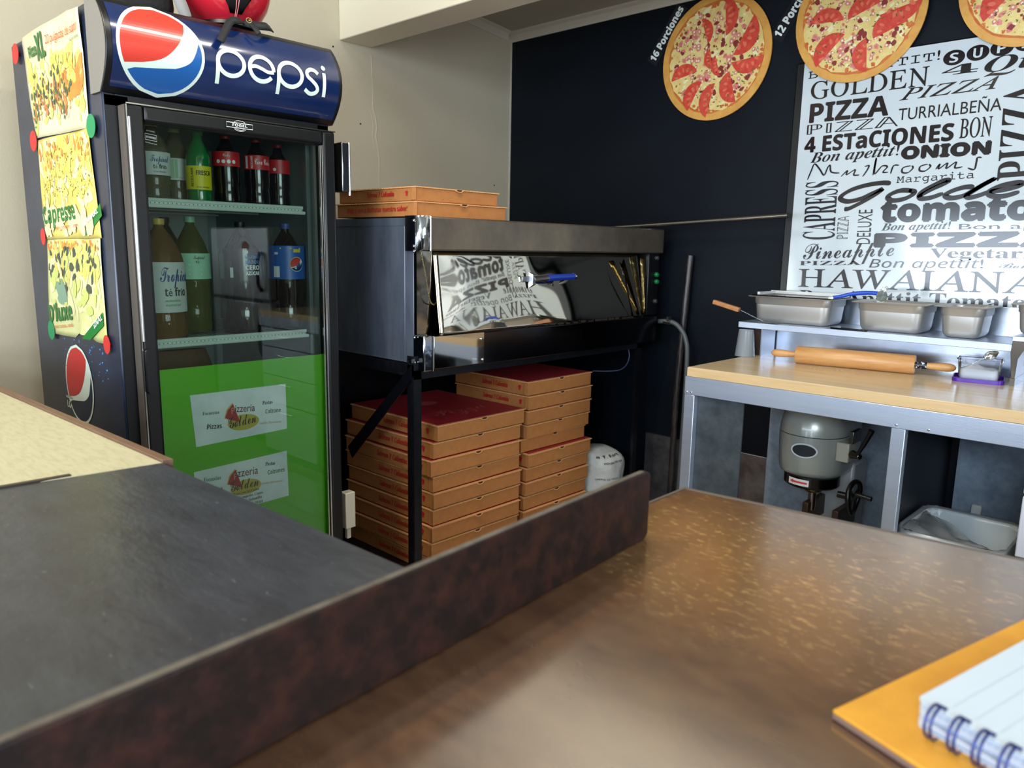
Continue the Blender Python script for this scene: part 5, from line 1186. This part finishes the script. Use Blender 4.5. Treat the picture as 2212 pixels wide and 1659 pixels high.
mk('patterned_grip', MB().tube([tuple(B_), tuple(B_ + d * 0.036)], [0.013, 0.0125], n=24), M('grip_pattern', (14, 16, 34), 0.3, var=(90, (220, 220, 230), 0.56, 0.6)), rp_)
# flour tub on its purple lid with a scoop
ft = thing('flour_tub', 'clear square tub of flour standing on a purple lid', 'tub', (-0.585, 2.90, TZ))
ang = 0.18; tx, ty = -0.594, 2.895
L = [rrect(tx, ty, 0.074, 0.068, 0.02, TZ + z, 6, ang) for z in (0.0005, 0.013)] + [rrect(tx, ty, 0.071, 0.065, 0.018, TZ + z, 6, ang) for z in (0.013, 0.004)]
mk('purple_lid', MB().loops(L), M('lid_purple', (78, 26, 152), 0.35), ft)
L = [rrect(tx, ty, a, a * 0.88, 0.022, TZ + z, 6, ang) for a, z in ((0.056, 0.0055), (0.058, 0.012), (0.063, 0.070), (0.067, 0.072), (0.067, 0.076), (0.063, 0.077))]
mk('tub_wall', MB().loops(L, cap1=False), clear('tub_plastic', (236, 238, 242), 1.35, 0.02, 0.05, (210, 214, 222)), ft, smooth=50)
fl = MB(); L = [rrect(tx, ty, 0.055, 0.047, 0.018, TZ + z, 6, ang) for z in (0.0085, 0.026)]
def fz(x, y): return TZ + 0.038 + 0.020 * math.exp(-((x - tx + 0.018) / 0.022) ** 2 - ((y - ty) / 0.04) ** 2) + 0.012 * (x - tx + 0.05) * 4 * 0.6 + 0.0015 * math.sin(x * 300 + y * 90)
for s_ in (0.96, 0.75, 0.5, 0.25, 0.08):
    r_ = rrect(tx, ty, 0.055 * s_, 0.047 * s_, 0.018 * s_, 0, 6, ang); L.append([(x, y, fz(x, y)) for x, y, z in r_])
mk('flour', fl.loops(L), M('flour_white', (244, 244, 244), 0.9), ft, smooth=180)
sc_ = thing('flour_scoop', 'steel spoon stuck into the flour tub', 'spoon', (-0.56, 2.90, 1.0))
mb = MB(); mb.bar((-0.612, 2.870, 0.998), (-0.580, 2.875, 1.022), 0.008, 0.002)
L = []
for k in range(9):
    q = k / 8; w_ = 0.015 * math.sin(PI * (0.1 + 0.85 * q)); p = Vector((-0.582 + 0.040 * q, 2.875, 1.020 + 0.026 * q)); L.append([tuple(p + Vector((-0.55, 0, 0.83)) * w_ * math.cos(a) + Vector((0, 1, 0)) * (w_ * 0.9 * math.sin(a))) for a in [PI * j / 8 for j in range(9)]])
mb.loops(L, closed=False, cap0=False, cap1=False)
mk('spoon', mb, M('spoon_steel', (180, 180, 180), 0.2, 1.0), sc_, solid=0.001)
mk('scoop_handle', MB().bar((-0.530, 2.888, 1.045), (-0.500, 2.89, 1.066), 0.006, 0.002), chrome, sc_)
# loose flour specks on the worktop
mb = MB(); rn = random.Random(12)
for k in range(90):
    x, y = rn.gauss(-0.93, 0.12), rn.gauss(2.73, 0.035); r = rn.uniform(0.0008, 0.003); mb.flat([(x + r * rn.uniform(0.7, 1.4) * math.cos(a), y + r * 0.6 * math.sin(a)) for a in [j * PI / 3 for j in range(6)]], lambda u, v, t: (u, v, TZ + 0.0006), 0)
o = mk('flour_dusting', mb, M('flour_white', (236, 236, 236), 0.9), smooth=0); tag(o, 'white flour dusted on the worktop in front of the rolling pin', 'flour', kind='stuff')

# ---- planetary mixer under the table
mx = thing('dough_mixer', 'grey planetary dough mixer standing under the prep table', 'mixer', (-1.04, 2.80, 0))
mg = M('mixer_enamel', (158, 162, 154), 0.28, var=(3, (168, 172, 164)), coat=0.4, metal=0.25)
def ml(s, z, dy=0.0, hy=0.185): return rrect(-1.078, 2.845 + dy, 0.120 * s, hy * s, 0.118 * s, z, 10)
L = [ml(0.86, 0.545), ml(0.92, 0.550), ml(0.955, 0.565), ml(0.975, 0.60), ml(1.0, 0.66), ml(1.0, 0.698)]
hd2 = mk('head', MB().loops(L), mg, mx, smooth=50)
L = [ml(1.0, 0.701), ml(0.99, 0.722), ml(0.95, 0.755), ml(0.87, 0.785), ml(0.74, 0.808), ml(0.55, 0.822), ml(0.3, 0.828)]
mk('head_cover', MB().loops(L), mg, mx, smooth=60)
mk('head_seam', MB().loops([ml(0.985, 0.697), ml(0.985, 0.702)]), M('seam_dark', (40, 42, 42), 0.6), mx)
mk('planetary_ring', MB().lathe([(0.098, 0.548), (0.098, 0.512), (0.092, 0.506), (0.03, 0.504)], (-1.064, 2.76, 0), n=48), M('ring_steel', (70, 66, 62), 0.25, 1.0), mx, smooth=40)
fr_ = lambda u, v, t: (-1.064 + (0.0985 + t) * math.sin(u / 0.0985), 2.76 - (0.0985 + t) * math.cos(u / 0.0985), v)
mb = MB()
mb.add([fr_(-0.052 + 0.008 * i, z, 0.0006) for z in (0.517, 0.541) for i in range(11)], [(i, i + 1, i + 12, i + 11) for i in range(10)])
ar = mk('arrow_sticker', mb, white, mx)
mk('red_arrow', MB().add([fr_(-0.044, 0.529, 0.0016), fr_(-0.03, 0.5365, 0.0016), fr_(-0.03, 0.5215, 0.0016)], [(0, 1, 2)]).add([fr_(-0.03 + 0.0075 * i, z, 0.0016) for z in (0.5255, 0.5325) for i in range(8)], [(i, i + 1, i + 9, i + 8) for i in range(7)]), M('arrow_red', (214, 60, 60), 0.5), ar, smooth=0)
mk('shaft_collar', MB().lathe([(0.033, 0.505), (0.034, 0.485), (0.028, 0.478), (0.018, 0.476)], (-1.056, 2.76, 0), n=32), M('collar_bronze', (110, 90, 60), 0.35, 0.9), mx)
mk('shaft', MB().lathe([(0.014, 0.478), (0.014, 0.41), (0.012, 0.405)], (-1.056, 2.76, 0), n=24), M('shaft_steel', (150, 146, 140), 0.25, 1.0), mx)
def oval(rx, rz_, d0, d1, nm, mat, par):
    cx, cz = -1.062, 0.650
    def f(u, v, t): 
        a = (u + 1.078) / 0.118; return (-1.078 + (0.119 + t) * math.sin(a), 2.845 - 0.185 + 0.118 - (0.119 + t) * math.cos(a), v)
    return mk(nm, MB().prism([(cx + rx * math.cos(a), cz + rz_ * math.sin(a)) for a in [k * PI / 18 for k in range(36)]], f, d0, d1), mat, par, smooth=30)
np_ = oval(0.046, 0.027, 0.0, 0.004, 'name_plate', M('plate_silver', (206, 212, 212), 0.25), mx)
oval(0.040, 0.0215, 0.0035, 0.0052, 'plate_centre', M('plate_dark', (12, 16, 26), 0.2), np_)
mk('gear_box', MB().box(-0.970, -0.925, 2.715, 2.78, 0.620, 0.690), M('box_cream', (170, 166, 148), 0.4), mx, bevel=0.004)
mb = MB().box(-0.93, -0.915, 2.72, 2.80, 0.69, 0.735).tube([(-0.915, 2.72, 0.655), (-0.880, 2.70, 0.656)], [0.016, 0.010], n=16)
mk('lever_hub', mb, M('hub_steel', (120, 118, 112), 0.25, 1.0), mx, bevel=0.002)
mk('speed_lever', MB().tube([(-0.89, 2.70, 0.662), (-0.868, 2.695, 0.71), (-0.848, 2.69, 0.758)], [0.006, 0.009, 0.0105], n=16), black, mx)
mk('column', MB().box(-1.075, -0.955, 2.88, 3.02, 0.06, 0.58), M('column_grey', (150, 154, 154), 0.35, var=(20, (160, 162, 160))), mx, bevel=0.01)
mk('base', MB().loops([rrect(-1.03, 2.86, 0.19, 0.21, 0.05, z, 6) for z in (0.0, 0.055, 0.065)]), mg, mx)
mk('bowl_cradle', MB().box(-1.075, -1.052, 2.72, 2.90, 0.36, 0.44).box(-0.965, -0.942, 2.72, 2.90, 0.35, 0.435), M('cradle_dark', (70, 52, 44), 0.4, 0.5), mx, bevel=0.003)
hw = MB()
hw.tube([(-0.895 + 0.004 * math.sin(2 * a), 2.72 + 0.055 * math.cos(a), 0.50 + 0.058 * math.sin(a)) for a in [k * PI / 16 for k in range(33)]], 0.009, n=12, caps=False)
for a in (0.4, 0.4 + 2 * PI / 3, 0.4 + 4 * PI / 3): hw.tube([(-0.895, 2.72, 0.50), (-0.895, 2.72 + 0.055 * math.cos(a), 0.50 + 0.058 * math.sin(a))], 0.006, n=8)
hw.tube([(-0.95, 2.72, 0.50), (-0.885, 2.72, 0.50)], 0.012, n=14)
w2 = mk('hand_wheel', hw, black, mx)
mk('wheel_grip', MB().tube([(-0.888, 2.715, 0.515), (-0.832, 2.71, 0.512)], [0.008, 0.0085], n=14), M('grip_steel', (70, 72, 76), 0.3, 0.8), w2)

# ---- white bin with liner under the table
bn = thing('waste_bin', 'white rectangular bin with a clear crumpled liner under the table', 'bin', (-0.535, 2.62, 0))
cx, cy = -0.533, 2.635
L = [rrect(cx, cy, a, b, 0.045, z, 8) for a, b, z in ((0.11, 0.125, 0.0), (0.115, 0.13, 0.01), (0.140, 0.158, 0.487), (0.147, 0.165, 0.489), (0.147, 0.165, 0.504), (0.142, 0.160, 0.507), (0.136, 0.154, 0.502), (0.112, 0.126, 0.02))]
mk('bin_shell', MB().loops(L), M('bin_white', (240, 246, 246), 0.35), bn, smooth=50)
lin_ = clear('liner_film', (240, 244, 246), 1.35, 0.15, 0.30, (240, 246, 250))
rn = random.Random(9); L = []
for z, s in ((0.40, 1.06), (0.44, 1.085), (0.475, 1.07), (0.511, 1.03), (0.515, 0.98), (0.49, 0.93), (0.43, 0.88), (0.36, 0.80), (0.32, 0.55), (0.33, 0.2)):
    L.append([(cx + (x - cx) * s * (1 + rn.uniform(-0.012, 0.012)), cy + (y - cy) * s * (1 + rn.uniform(-0.012, 0.012)), z + rn.uniform(-0.006, 0.006) * (1 if z != 0.515 else 0.4)) for x, y, _ in rrect(cx, cy, 0.145, 0.163, 0.045, 0, 8)])
mk('liner', MB().loops(L, cap0=False), lin_, bn, smooth=180)
vs = []; fs = []; N = 14
for j in range(N + 1):
    for i in range(N + 1):
        u, v = i / N, j / N; x = -0.665 + 0.25 * u; y = 2.49 + 0.27 * v * (1 - 0.72 * u)
        vs.append((x, y, 0.508 - 0.05 * u * v + 0.012 * math.sin(9 * u + 4 * v) * math.sin(7 * v) + rn.uniform(-0.003, 0.003)))
for j in range(N):
    for i in range(N): a = j * (N + 1) + i; fs.append((a, a + 1, a + N + 2, a + N + 1))
mk('liner_fold', MB().add(vs, fs), lin_, bn, smooth=180)
tag(mk('wall_socket', MB().box(-0.600, -0.566, 3.055, 3.079, 0.425, 0.47), white, bevel=0.006), 'small white box on the sheet behind the bin', 'box')

# ================================================================== COUNTERS IN FRONT
CZ = 1.0
brm = bpy.data.materials.new('worn_brown_countertop'); brm.use_nodes = True
nt = brm.node_tree; b = nt.nodes['Principled BSDF']; b.inputs['Coat Weight'].default_value = 1.0; b.inputs['Coat Roughness'].default_value = 0.16; b.inputs['Coat IOR'].default_value = 2.0
tc = nt.nodes.new('ShaderNodeTexCoord'); mp = nt.nodes.new('ShaderNodeMapping'); mp.inputs['Rotation'].default_value = (0, 0, 0.5); mp.inputs['Scale'].default_value = (1, 2.2, 1)
nt.links.new(tc.outputs['Object'], mp.inputs[0])
def noise(sc, det=6, src=None):
    n = nt.nodes.new('ShaderNodeTexNoise'); n.inputs['Scale'].default_value = sc; n.inputs['Detail'].default_value = det; n.inputs['Roughness'].default_value = 0.7
    nt.links.new((src or mp).outputs[0], n.inputs['Vector']); return n
def ramp(src, p0, p1, c0, c1):
    r = nt.nodes.new('ShaderNodeValToRGB'); r.color_ramp.elements[0].position = p0; r.color_ramp.elements[1].position = p1
    r.color_ramp.elements[0].color = c0; r.color_ramp.elements[1].color = c1; nt.links.new(src, r.inputs[0]); return r
def mixc(f, a, b_):
    m = nt.nodes.new('ShaderNodeMix'); m.data_type = 'RGBA'; nt.links.new(f, m.inputs[0]); nt.links.new(a, m.inputs[6]); nt.links.new(b_, m.inputs[7]); return m
base = ramp(noise(14).outputs['Fac'], 0.3, 0.75, lin((66, 42, 28)), lin((104, 74, 50)))
fine = ramp(noise(60, 4).outputs['Fac'], 0.53, 0.68, (0, 0, 0, 1), (1, 1, 1, 1))
tan = nt.nodes.new('ShaderNodeRGB'); tan.outputs[0].default_value = lin((224, 186, 122))
# worn zone: an elongated patch rubbed by use
m2 = nt.nodes.new('ShaderNodeMapping'); m2.vector_type = 'POINT'; m2.inputs['Location'].default_value = (-0.05, -0.22, 0); 
nt.links.new(tc.outputs['Object'], m2.inputs[0])
sb = nt.nodes.new('ShaderNodeVectorMath'); sb.operation = 'MULTIPLY'; sb.inputs[1].default_value = (2.1, 3.6, 0); nt.links.new(m2.outputs[0], sb.inputs[0])
ln = nt.nodes.new('ShaderNodeVectorMath'); ln.operation = 'LENGTH'; nt.links.new(sb.outputs[0], ln.inputs[0])
wz = ramp(ln.outputs['Value'], 0.15, 0.95, (1, 1, 1, 1), (0, 0, 0, 1))
mul = nt.nodes.new('ShaderNodeMath'); mul.operation = 'MULTIPLY'; nt.links.new(wz.outputs[0], mul.inputs[0]); nt.links.new(fine.outputs[0], mul.inputs[1])
big = ramp(noise(7, 3).outputs['Fac'], 0.36, 0.56, (0.35, 0.35, 0.35, 1), (1, 1, 1, 1))
mu2 = nt.nodes.new('ShaderNodeMath'); mu2.operation = 'MULTIPLY'; nt.links.new(mul.outputs[0], mu2.inputs[0]); nt.links.new(big.outputs[0], mu2.inputs[1])
mx1 = mixc(mu2.outputs[0], base.outputs[0], tan.outputs[0])
mid = nt.nodes.new('ShaderNodeRGB'); mid.outputs[0].default_value = lin((148, 110, 60))
hz = nt.nodes.new('ShaderNodeMath'); hz.operation = 'MULTIPLY'; hz.inputs[1].default_value = 0.55; nt.links.new(wz.outputs[0], hz.inputs[0])
mx2 = mixc(hz.outputs[0], mx1.outputs[2], mid.outputs[0])
nt.links.new(mx2.outputs[2], b.inputs['Base Color'])
rr2 = ramp(noise(9).outputs['Fac'], 0.3, 0.8, (0.16, 0.16, 0.16, 1), (0.34, 0.34, 0.34, 1)); nt.links.new(rr2.outputs[0], b.inputs['Roughness'])
bp = nt.nodes.new('ShaderNodeBump'); bp.inputs['Strength'].default_value = 0.12; bp.inputs['Distance'].default_value = 0.002; nt.links.new(noise(60).outputs['Fac'], bp.inputs['Height']); nt.links.new(bp.outputs[0], b.inputs['Normal'])
bc = thing('brown_counter', 'worn glossy brown counter nearest the camera on the right', 'counter', (-0.35, 0.6, 0))
mb = MB(); mb.prism([(-0.563, -0.9), (0.9, -0.9), (0.9, 1.162), (-0.141, 1.03), (-0.563, 0.977)], lambda u, v, t: (u, v, t), CZ - 0.03, CZ)
mk('countertop', mb, brm, bc, bevel=0.003)
cab = M('counter_body', (40, 34, 30), 0.6)
mk('counter_body', MB().box(-0.52, 0.86, 0.50, 0.93, 0.0, CZ - 0.03), cab, bc)
mk('edge_strip', MB().prism([(-0.566, 0.88), (-0.562, 0.88), (-0.562, 0.975), (-0.141, 1.028), (-0.141, 1.032), (-0.566, 0.980)], lambda u, v, t: (u, v, t), CZ - 0.031, CZ + 0.0008), M('edge_grey', (92, 84, 74), 0.4), bc)
# black counter
blk = M('scuffed_black_countertop', (38, 41, 48), 0.34, var=(9, (56, 60, 68), 0.35, 0.75), bump=(38, 0.28, 0.003), stretch=(1, 2.2, 1), coat=0.0)
nt = blk.node_tree; b = nt.nodes['Principled BSDF']
tc = nt.nodes.new('ShaderNodeTexCoord'); mp = nt.nodes.new('ShaderNodeMapping'); mp.inputs['Scale'].default_value = (1, 3, 1); nt.links.new(tc.outputs['Object'], mp.inputs[0])
sc1 = ramp(noise(60, 5).outputs['Fac'], 0.64, 0.76, (0, 0, 0, 1), (0.8, 0.8, 0.8, 1))
rgb = nt.nodes.new('ShaderNodeRGB'); rgb.outputs[0].default_value = lin((150, 154, 160))
mm = mixc(sc1.outputs[0], nt.nodes[blk['ramp']].outputs[0], rgb.outputs[0]); nt.links.new(mm.outputs[2], b.inputs['Base Color'])
kc = thing('black_counter', 'scuffed matt black counter between the beige and brown counters', 'counter', (-0.9, 0.0, 0))
mb = MB(); mb.prism([(-1.366, -0.9), (-0.566, -0.9), (-0.566, 0.5005), (-1.219, 0.472)], lambda u, v, t: (u, v, t), CZ - 0.03, CZ)
mk('countertop', mb, blk, kc, bevel=0.0015)
mk('counter_body', MB().box(-1.2, -0.6, -0.85, 0.42, 0.0, CZ - 0.03), cab, kc)
mk('joint_strip', MB().prism([(-1.252, 0.20), (-1.243, 0.20), (-1.2375, 0.345), (-1.2465, 0.345)], lambda u, v, t: (u, v, t), CZ - 0.02, CZ + 0.0025), M('joint_brown', (52, 40, 32), 0.5), kc)
# beige counter
kb = thing('beige_counter', 'pale beige counter with wooden edge in front of the fridge side', 'counter', (-2.1, 0.1, 0))
mb = MB(); mb.prism([(-3.045, -0.9), (-1.368, -0.9), (-1.221, 0.4725), (-3.045, 0.404)], lambda u, v, t: (u, v, t), CZ - 0.03, CZ + 0.0005)
mk('countertop', mb, M('beige_countertop', (176, 172, 144), 0.5, spec=0.3, var=(26, (156, 148, 116), 0.45, 0.8), stretch=(1, 4, 1), bump=(40, 0.2, 0.002)), kb, bevel=0.001)
mb = MB(); mb.prism([(-3.045, 0.404), (-1.221, 0.4725), (-1.215, 0.488), (-3.045, 0.420)], lambda u, v, t: (u, v, t), CZ - 0.032, CZ + 0.0045)
mk('wooden_edge', mb, M('edge_wood', (112, 84, 64), 0.5, var=(12, (92, 66, 50)), stretch=(1, 10, 1)), kb, bevel=0.001)
mk('counter_body', MB().box(-3.04, -1.40, -0.85, 0.36, 0.0, CZ - 0.03), cab, kb)
# upright brown board on the joint of the counters
LX = lambda y: -0.490 + (0.768 - y) * 0.0703
poly = [(-0.9, CZ + 0.0005), (0.760, CZ + 0.0005), (0.767, CZ + 0.006), (0.767, CZ + 0.078), (0.764, CZ + 0.084), (0.757, CZ + 0.0875), (-0.9, CZ + 0.0875)]
mb = MB(); mb.prism(poly, lambda u, v, t: (LX(u) + t, u, v), -0.009, 0.0)
db = thing('divider_board', 'long dark brown board standing on edge along the brown counter', 'board', (-0.45, 0.2, CZ))
mk('board', mb, M('lip_brown', (22, 11, 8), 0.5, var=(34, (58, 28, 19), 0.42, 0.75), bump=(70, 0.25, 0.002), spec=0.3), db, bevel=0.002)
mb = MB(); mb.prism([(-0.9, CZ + 0.0872), (0.752, CZ + 0.0872), (0.752, CZ + 0.0882), (-0.9, CZ + 0.0882)], lambda u, v, t: (LX(u) + t, u, v), -0.0075, -0.0015)
mk('worn_top_edge', mb, M('worn_edge', (96, 90, 80), 0.5, var=(30, (60, 50, 42))), db)

# ---- board and spiral notebook on the counter
o1 = Vector((-0.182, 0.554)); e1 = (Vector((-0.108, 0.834)) - o1).normalized(); e2 = (Vector((-0.113, 0.530)) - o1).normalized()
q = [o1, o1 + e1 * 0.34, o1 + e1 * 0.34 + e2 * 0.24, o1 + e2 * 0.24]
th = thing('clipboard', 'orange yellow board lying on the brown counter under the notebook', 'board', (o1.x, o1.y, CZ + 0.0008))
mb = MB(); mb.prism([tuple(v) for v in q], lambda u, v, t: (u, v, t), CZ + 0.0008, CZ + 0.0055); mk('board_core', mb, M('board_core', (122, 98, 88), 0.6), th, bevel=0.001)
mb = MB(); mb.prism([tuple(v) for v in q], lambda u, v, t: (u, v, t), CZ + 0.0056, CZ + 0.0085); mk('orange_face', mb, M('orange_board', (222, 160, 46), 0.45, var=(30, (212, 148, 40))), th, bevel=0.001)
nb = thing('spiral_notebook', 'white lined spiral notebook with blue wire rings', 'notebook', (-0.13, 0.575, CZ + 0.0087))
n0 = Vector((-0.1320, 0.5775)); f1 = (Vector((-0.0935, 0.735)) - n0).normalized(); f2 = (Vector((-0.061, 0.5565)) - n0).normalized(); Zt = CZ + 0.030
def nq(a, b): v = n0 + f1 * a + f2 * b; return (v.x, v.y)
def rq(a0, a1, b0, b1, r):
    pts = []
    for ca, cb, s in ((a0 + r, b0 + r, PI), (a1 - r, b0 + r, -PI / 2), (a1 - r, b1 - r, 0), (a0 + r, b1 - r, PI / 2)):
        for k in range(5):
            t_ = s + PI / 2 * k / 4; pts.append(nq(ca + r * math.cos(t_), cb + r * math.sin(t_)))
    return pts
mb = MB(); mb.prism(rq(0.0, 0.21, 0.0, 0.15, 0.006), lambda u, v, t: (u, v, t), Zt - 0.0015, Zt); tp = mk('top_page', mb, M('page_white', (196, 210, 224), 0.5), nb)
pgm = M('page_stack', (196, 206, 222), 0.6)
for k in range(12):
    dz = CZ + 0.0088 + 0.00165 * k; off = 0.002 * math.sin(k * 1.3) + (0.003 if 4 < k < 8 else 0)
    mb = MB(); mb.prism(rq(0.0005 + off, 0.209, 0.001 - off * 0.6, 0.149, 0.006), lambda u, v, t: (u, v, t), dz, dz + 0.00152); mk('page_block', mb, pgm, nb)
mb = MB()
MB_l = MB()
for k in range(8):
    bb_ = 0.020 + 0.0165 * k
    MB_l.add([(*nq(aa, b_), Zt + 0.0002) for aa, b_ in ((0.012, bb_), (0.205, bb_), (0.205, bb_ + 0.0004), (0.012, bb_ + 0.0004))], [(0, 1, 2, 3)])
mk('ruled_lines', MB_l, M('ruling_blue', (176, 194, 214), 0.5), tp)
rm = M('ring_blue', (20, 34, 110), 0.3, 0.4)
for k in range(9):
    b0 = 0.014 + 0.0168 * k; mb = MB()
    for db in (0.0, 0.0042):
        pts = []
        for j in range(15):
            t_ = math.radians(62 + 236 * j / 14); a = -0.001 + 0.0110 * math.cos(t_); z = Zt - 0.0095 + 0.0125 * math.sin(t_)
            pts.append((*nq(a, b0 + db), z))
        mb.tube(pts, 0.0010, n=8)
    mb.tube([(*nq(0.0028, b0), Zt + 0.0018), (*nq(0.0045, b0 + 0.0006), Zt + 0.0008), (*nq(0.0045, b0 + 0.0036), Zt + 0.0008), (*nq(0.0028, b0 + 0.0042), Zt + 0.0018)], 0.0009, n=8)
    mb.add([(*nq(aa, bb_), Zt + 0.0003) for aa, bb_ in ((0.0030, b0 - 0.0016), (0.0078, b0 - 0.0016), (0.0078, b0 + 0.0058), (0.0030, b0 + 0.0058))], [(0, 1, 2, 3)])
    mk('wire_ring', mb, rm, nb)

# ================================================================== REFRIGERATOR AT THE FAR RIGHT (seen mirrored in the fridge door)
rf = thing('refrigerator', 'grey two door household refrigerator mirrored in the drinks fridge glass', 'refrigerator', (0.72, 2.82, 0))
gm = M('fridge_grey', (150, 150, 150), 0.35, 0.4)
mk('body', MB().box(0.32, 1.12, 2.56, 3.12, 0.02, 1.46), M('fridge_side', (96, 98, 100), 0.5), rf, bevel=0.005)
for z0, z1 in ((0.985, 1.46), (0.06, 0.97)):
    dd = mk('door', MB().box(0.32, 1.12, 2.50, 2.555, z0, z1), gm, rf, bevel=0.012)
    mk('door_handle', MB().tube(catmull([(0.40, 2.49, z0 + 0.06 if z0 > 0.5 else z1 - 0.36), (0.40, 2.465, z0 + 0.12 if z0 > 0.5 else z1 - 0.3), (0.40, 2.465, z0 + 0.25 if z0 > 0.5 else z1 - 0.12), (0.40, 2.49, z0 + 0.31 if z0 > 0.5 else z1 - 0.06)]), 0.012), M('handle_dark', (30, 32, 34), 0.3), dd)
tag(mk('fridge_sticker', MB().prism([(0.62 + 0.04 * math.cos(a), 1.33 + 0.035 * math.sin(a)) for a in [k * PI / 8 for k in range(16)]], lambda u, v, t: (u, t, v), 2.497, 2.4995), M('sticker_rust', (150, 66, 48), 0.5)), 'rust red sticker on the upper door of the grey refrigerator', 'sticker')
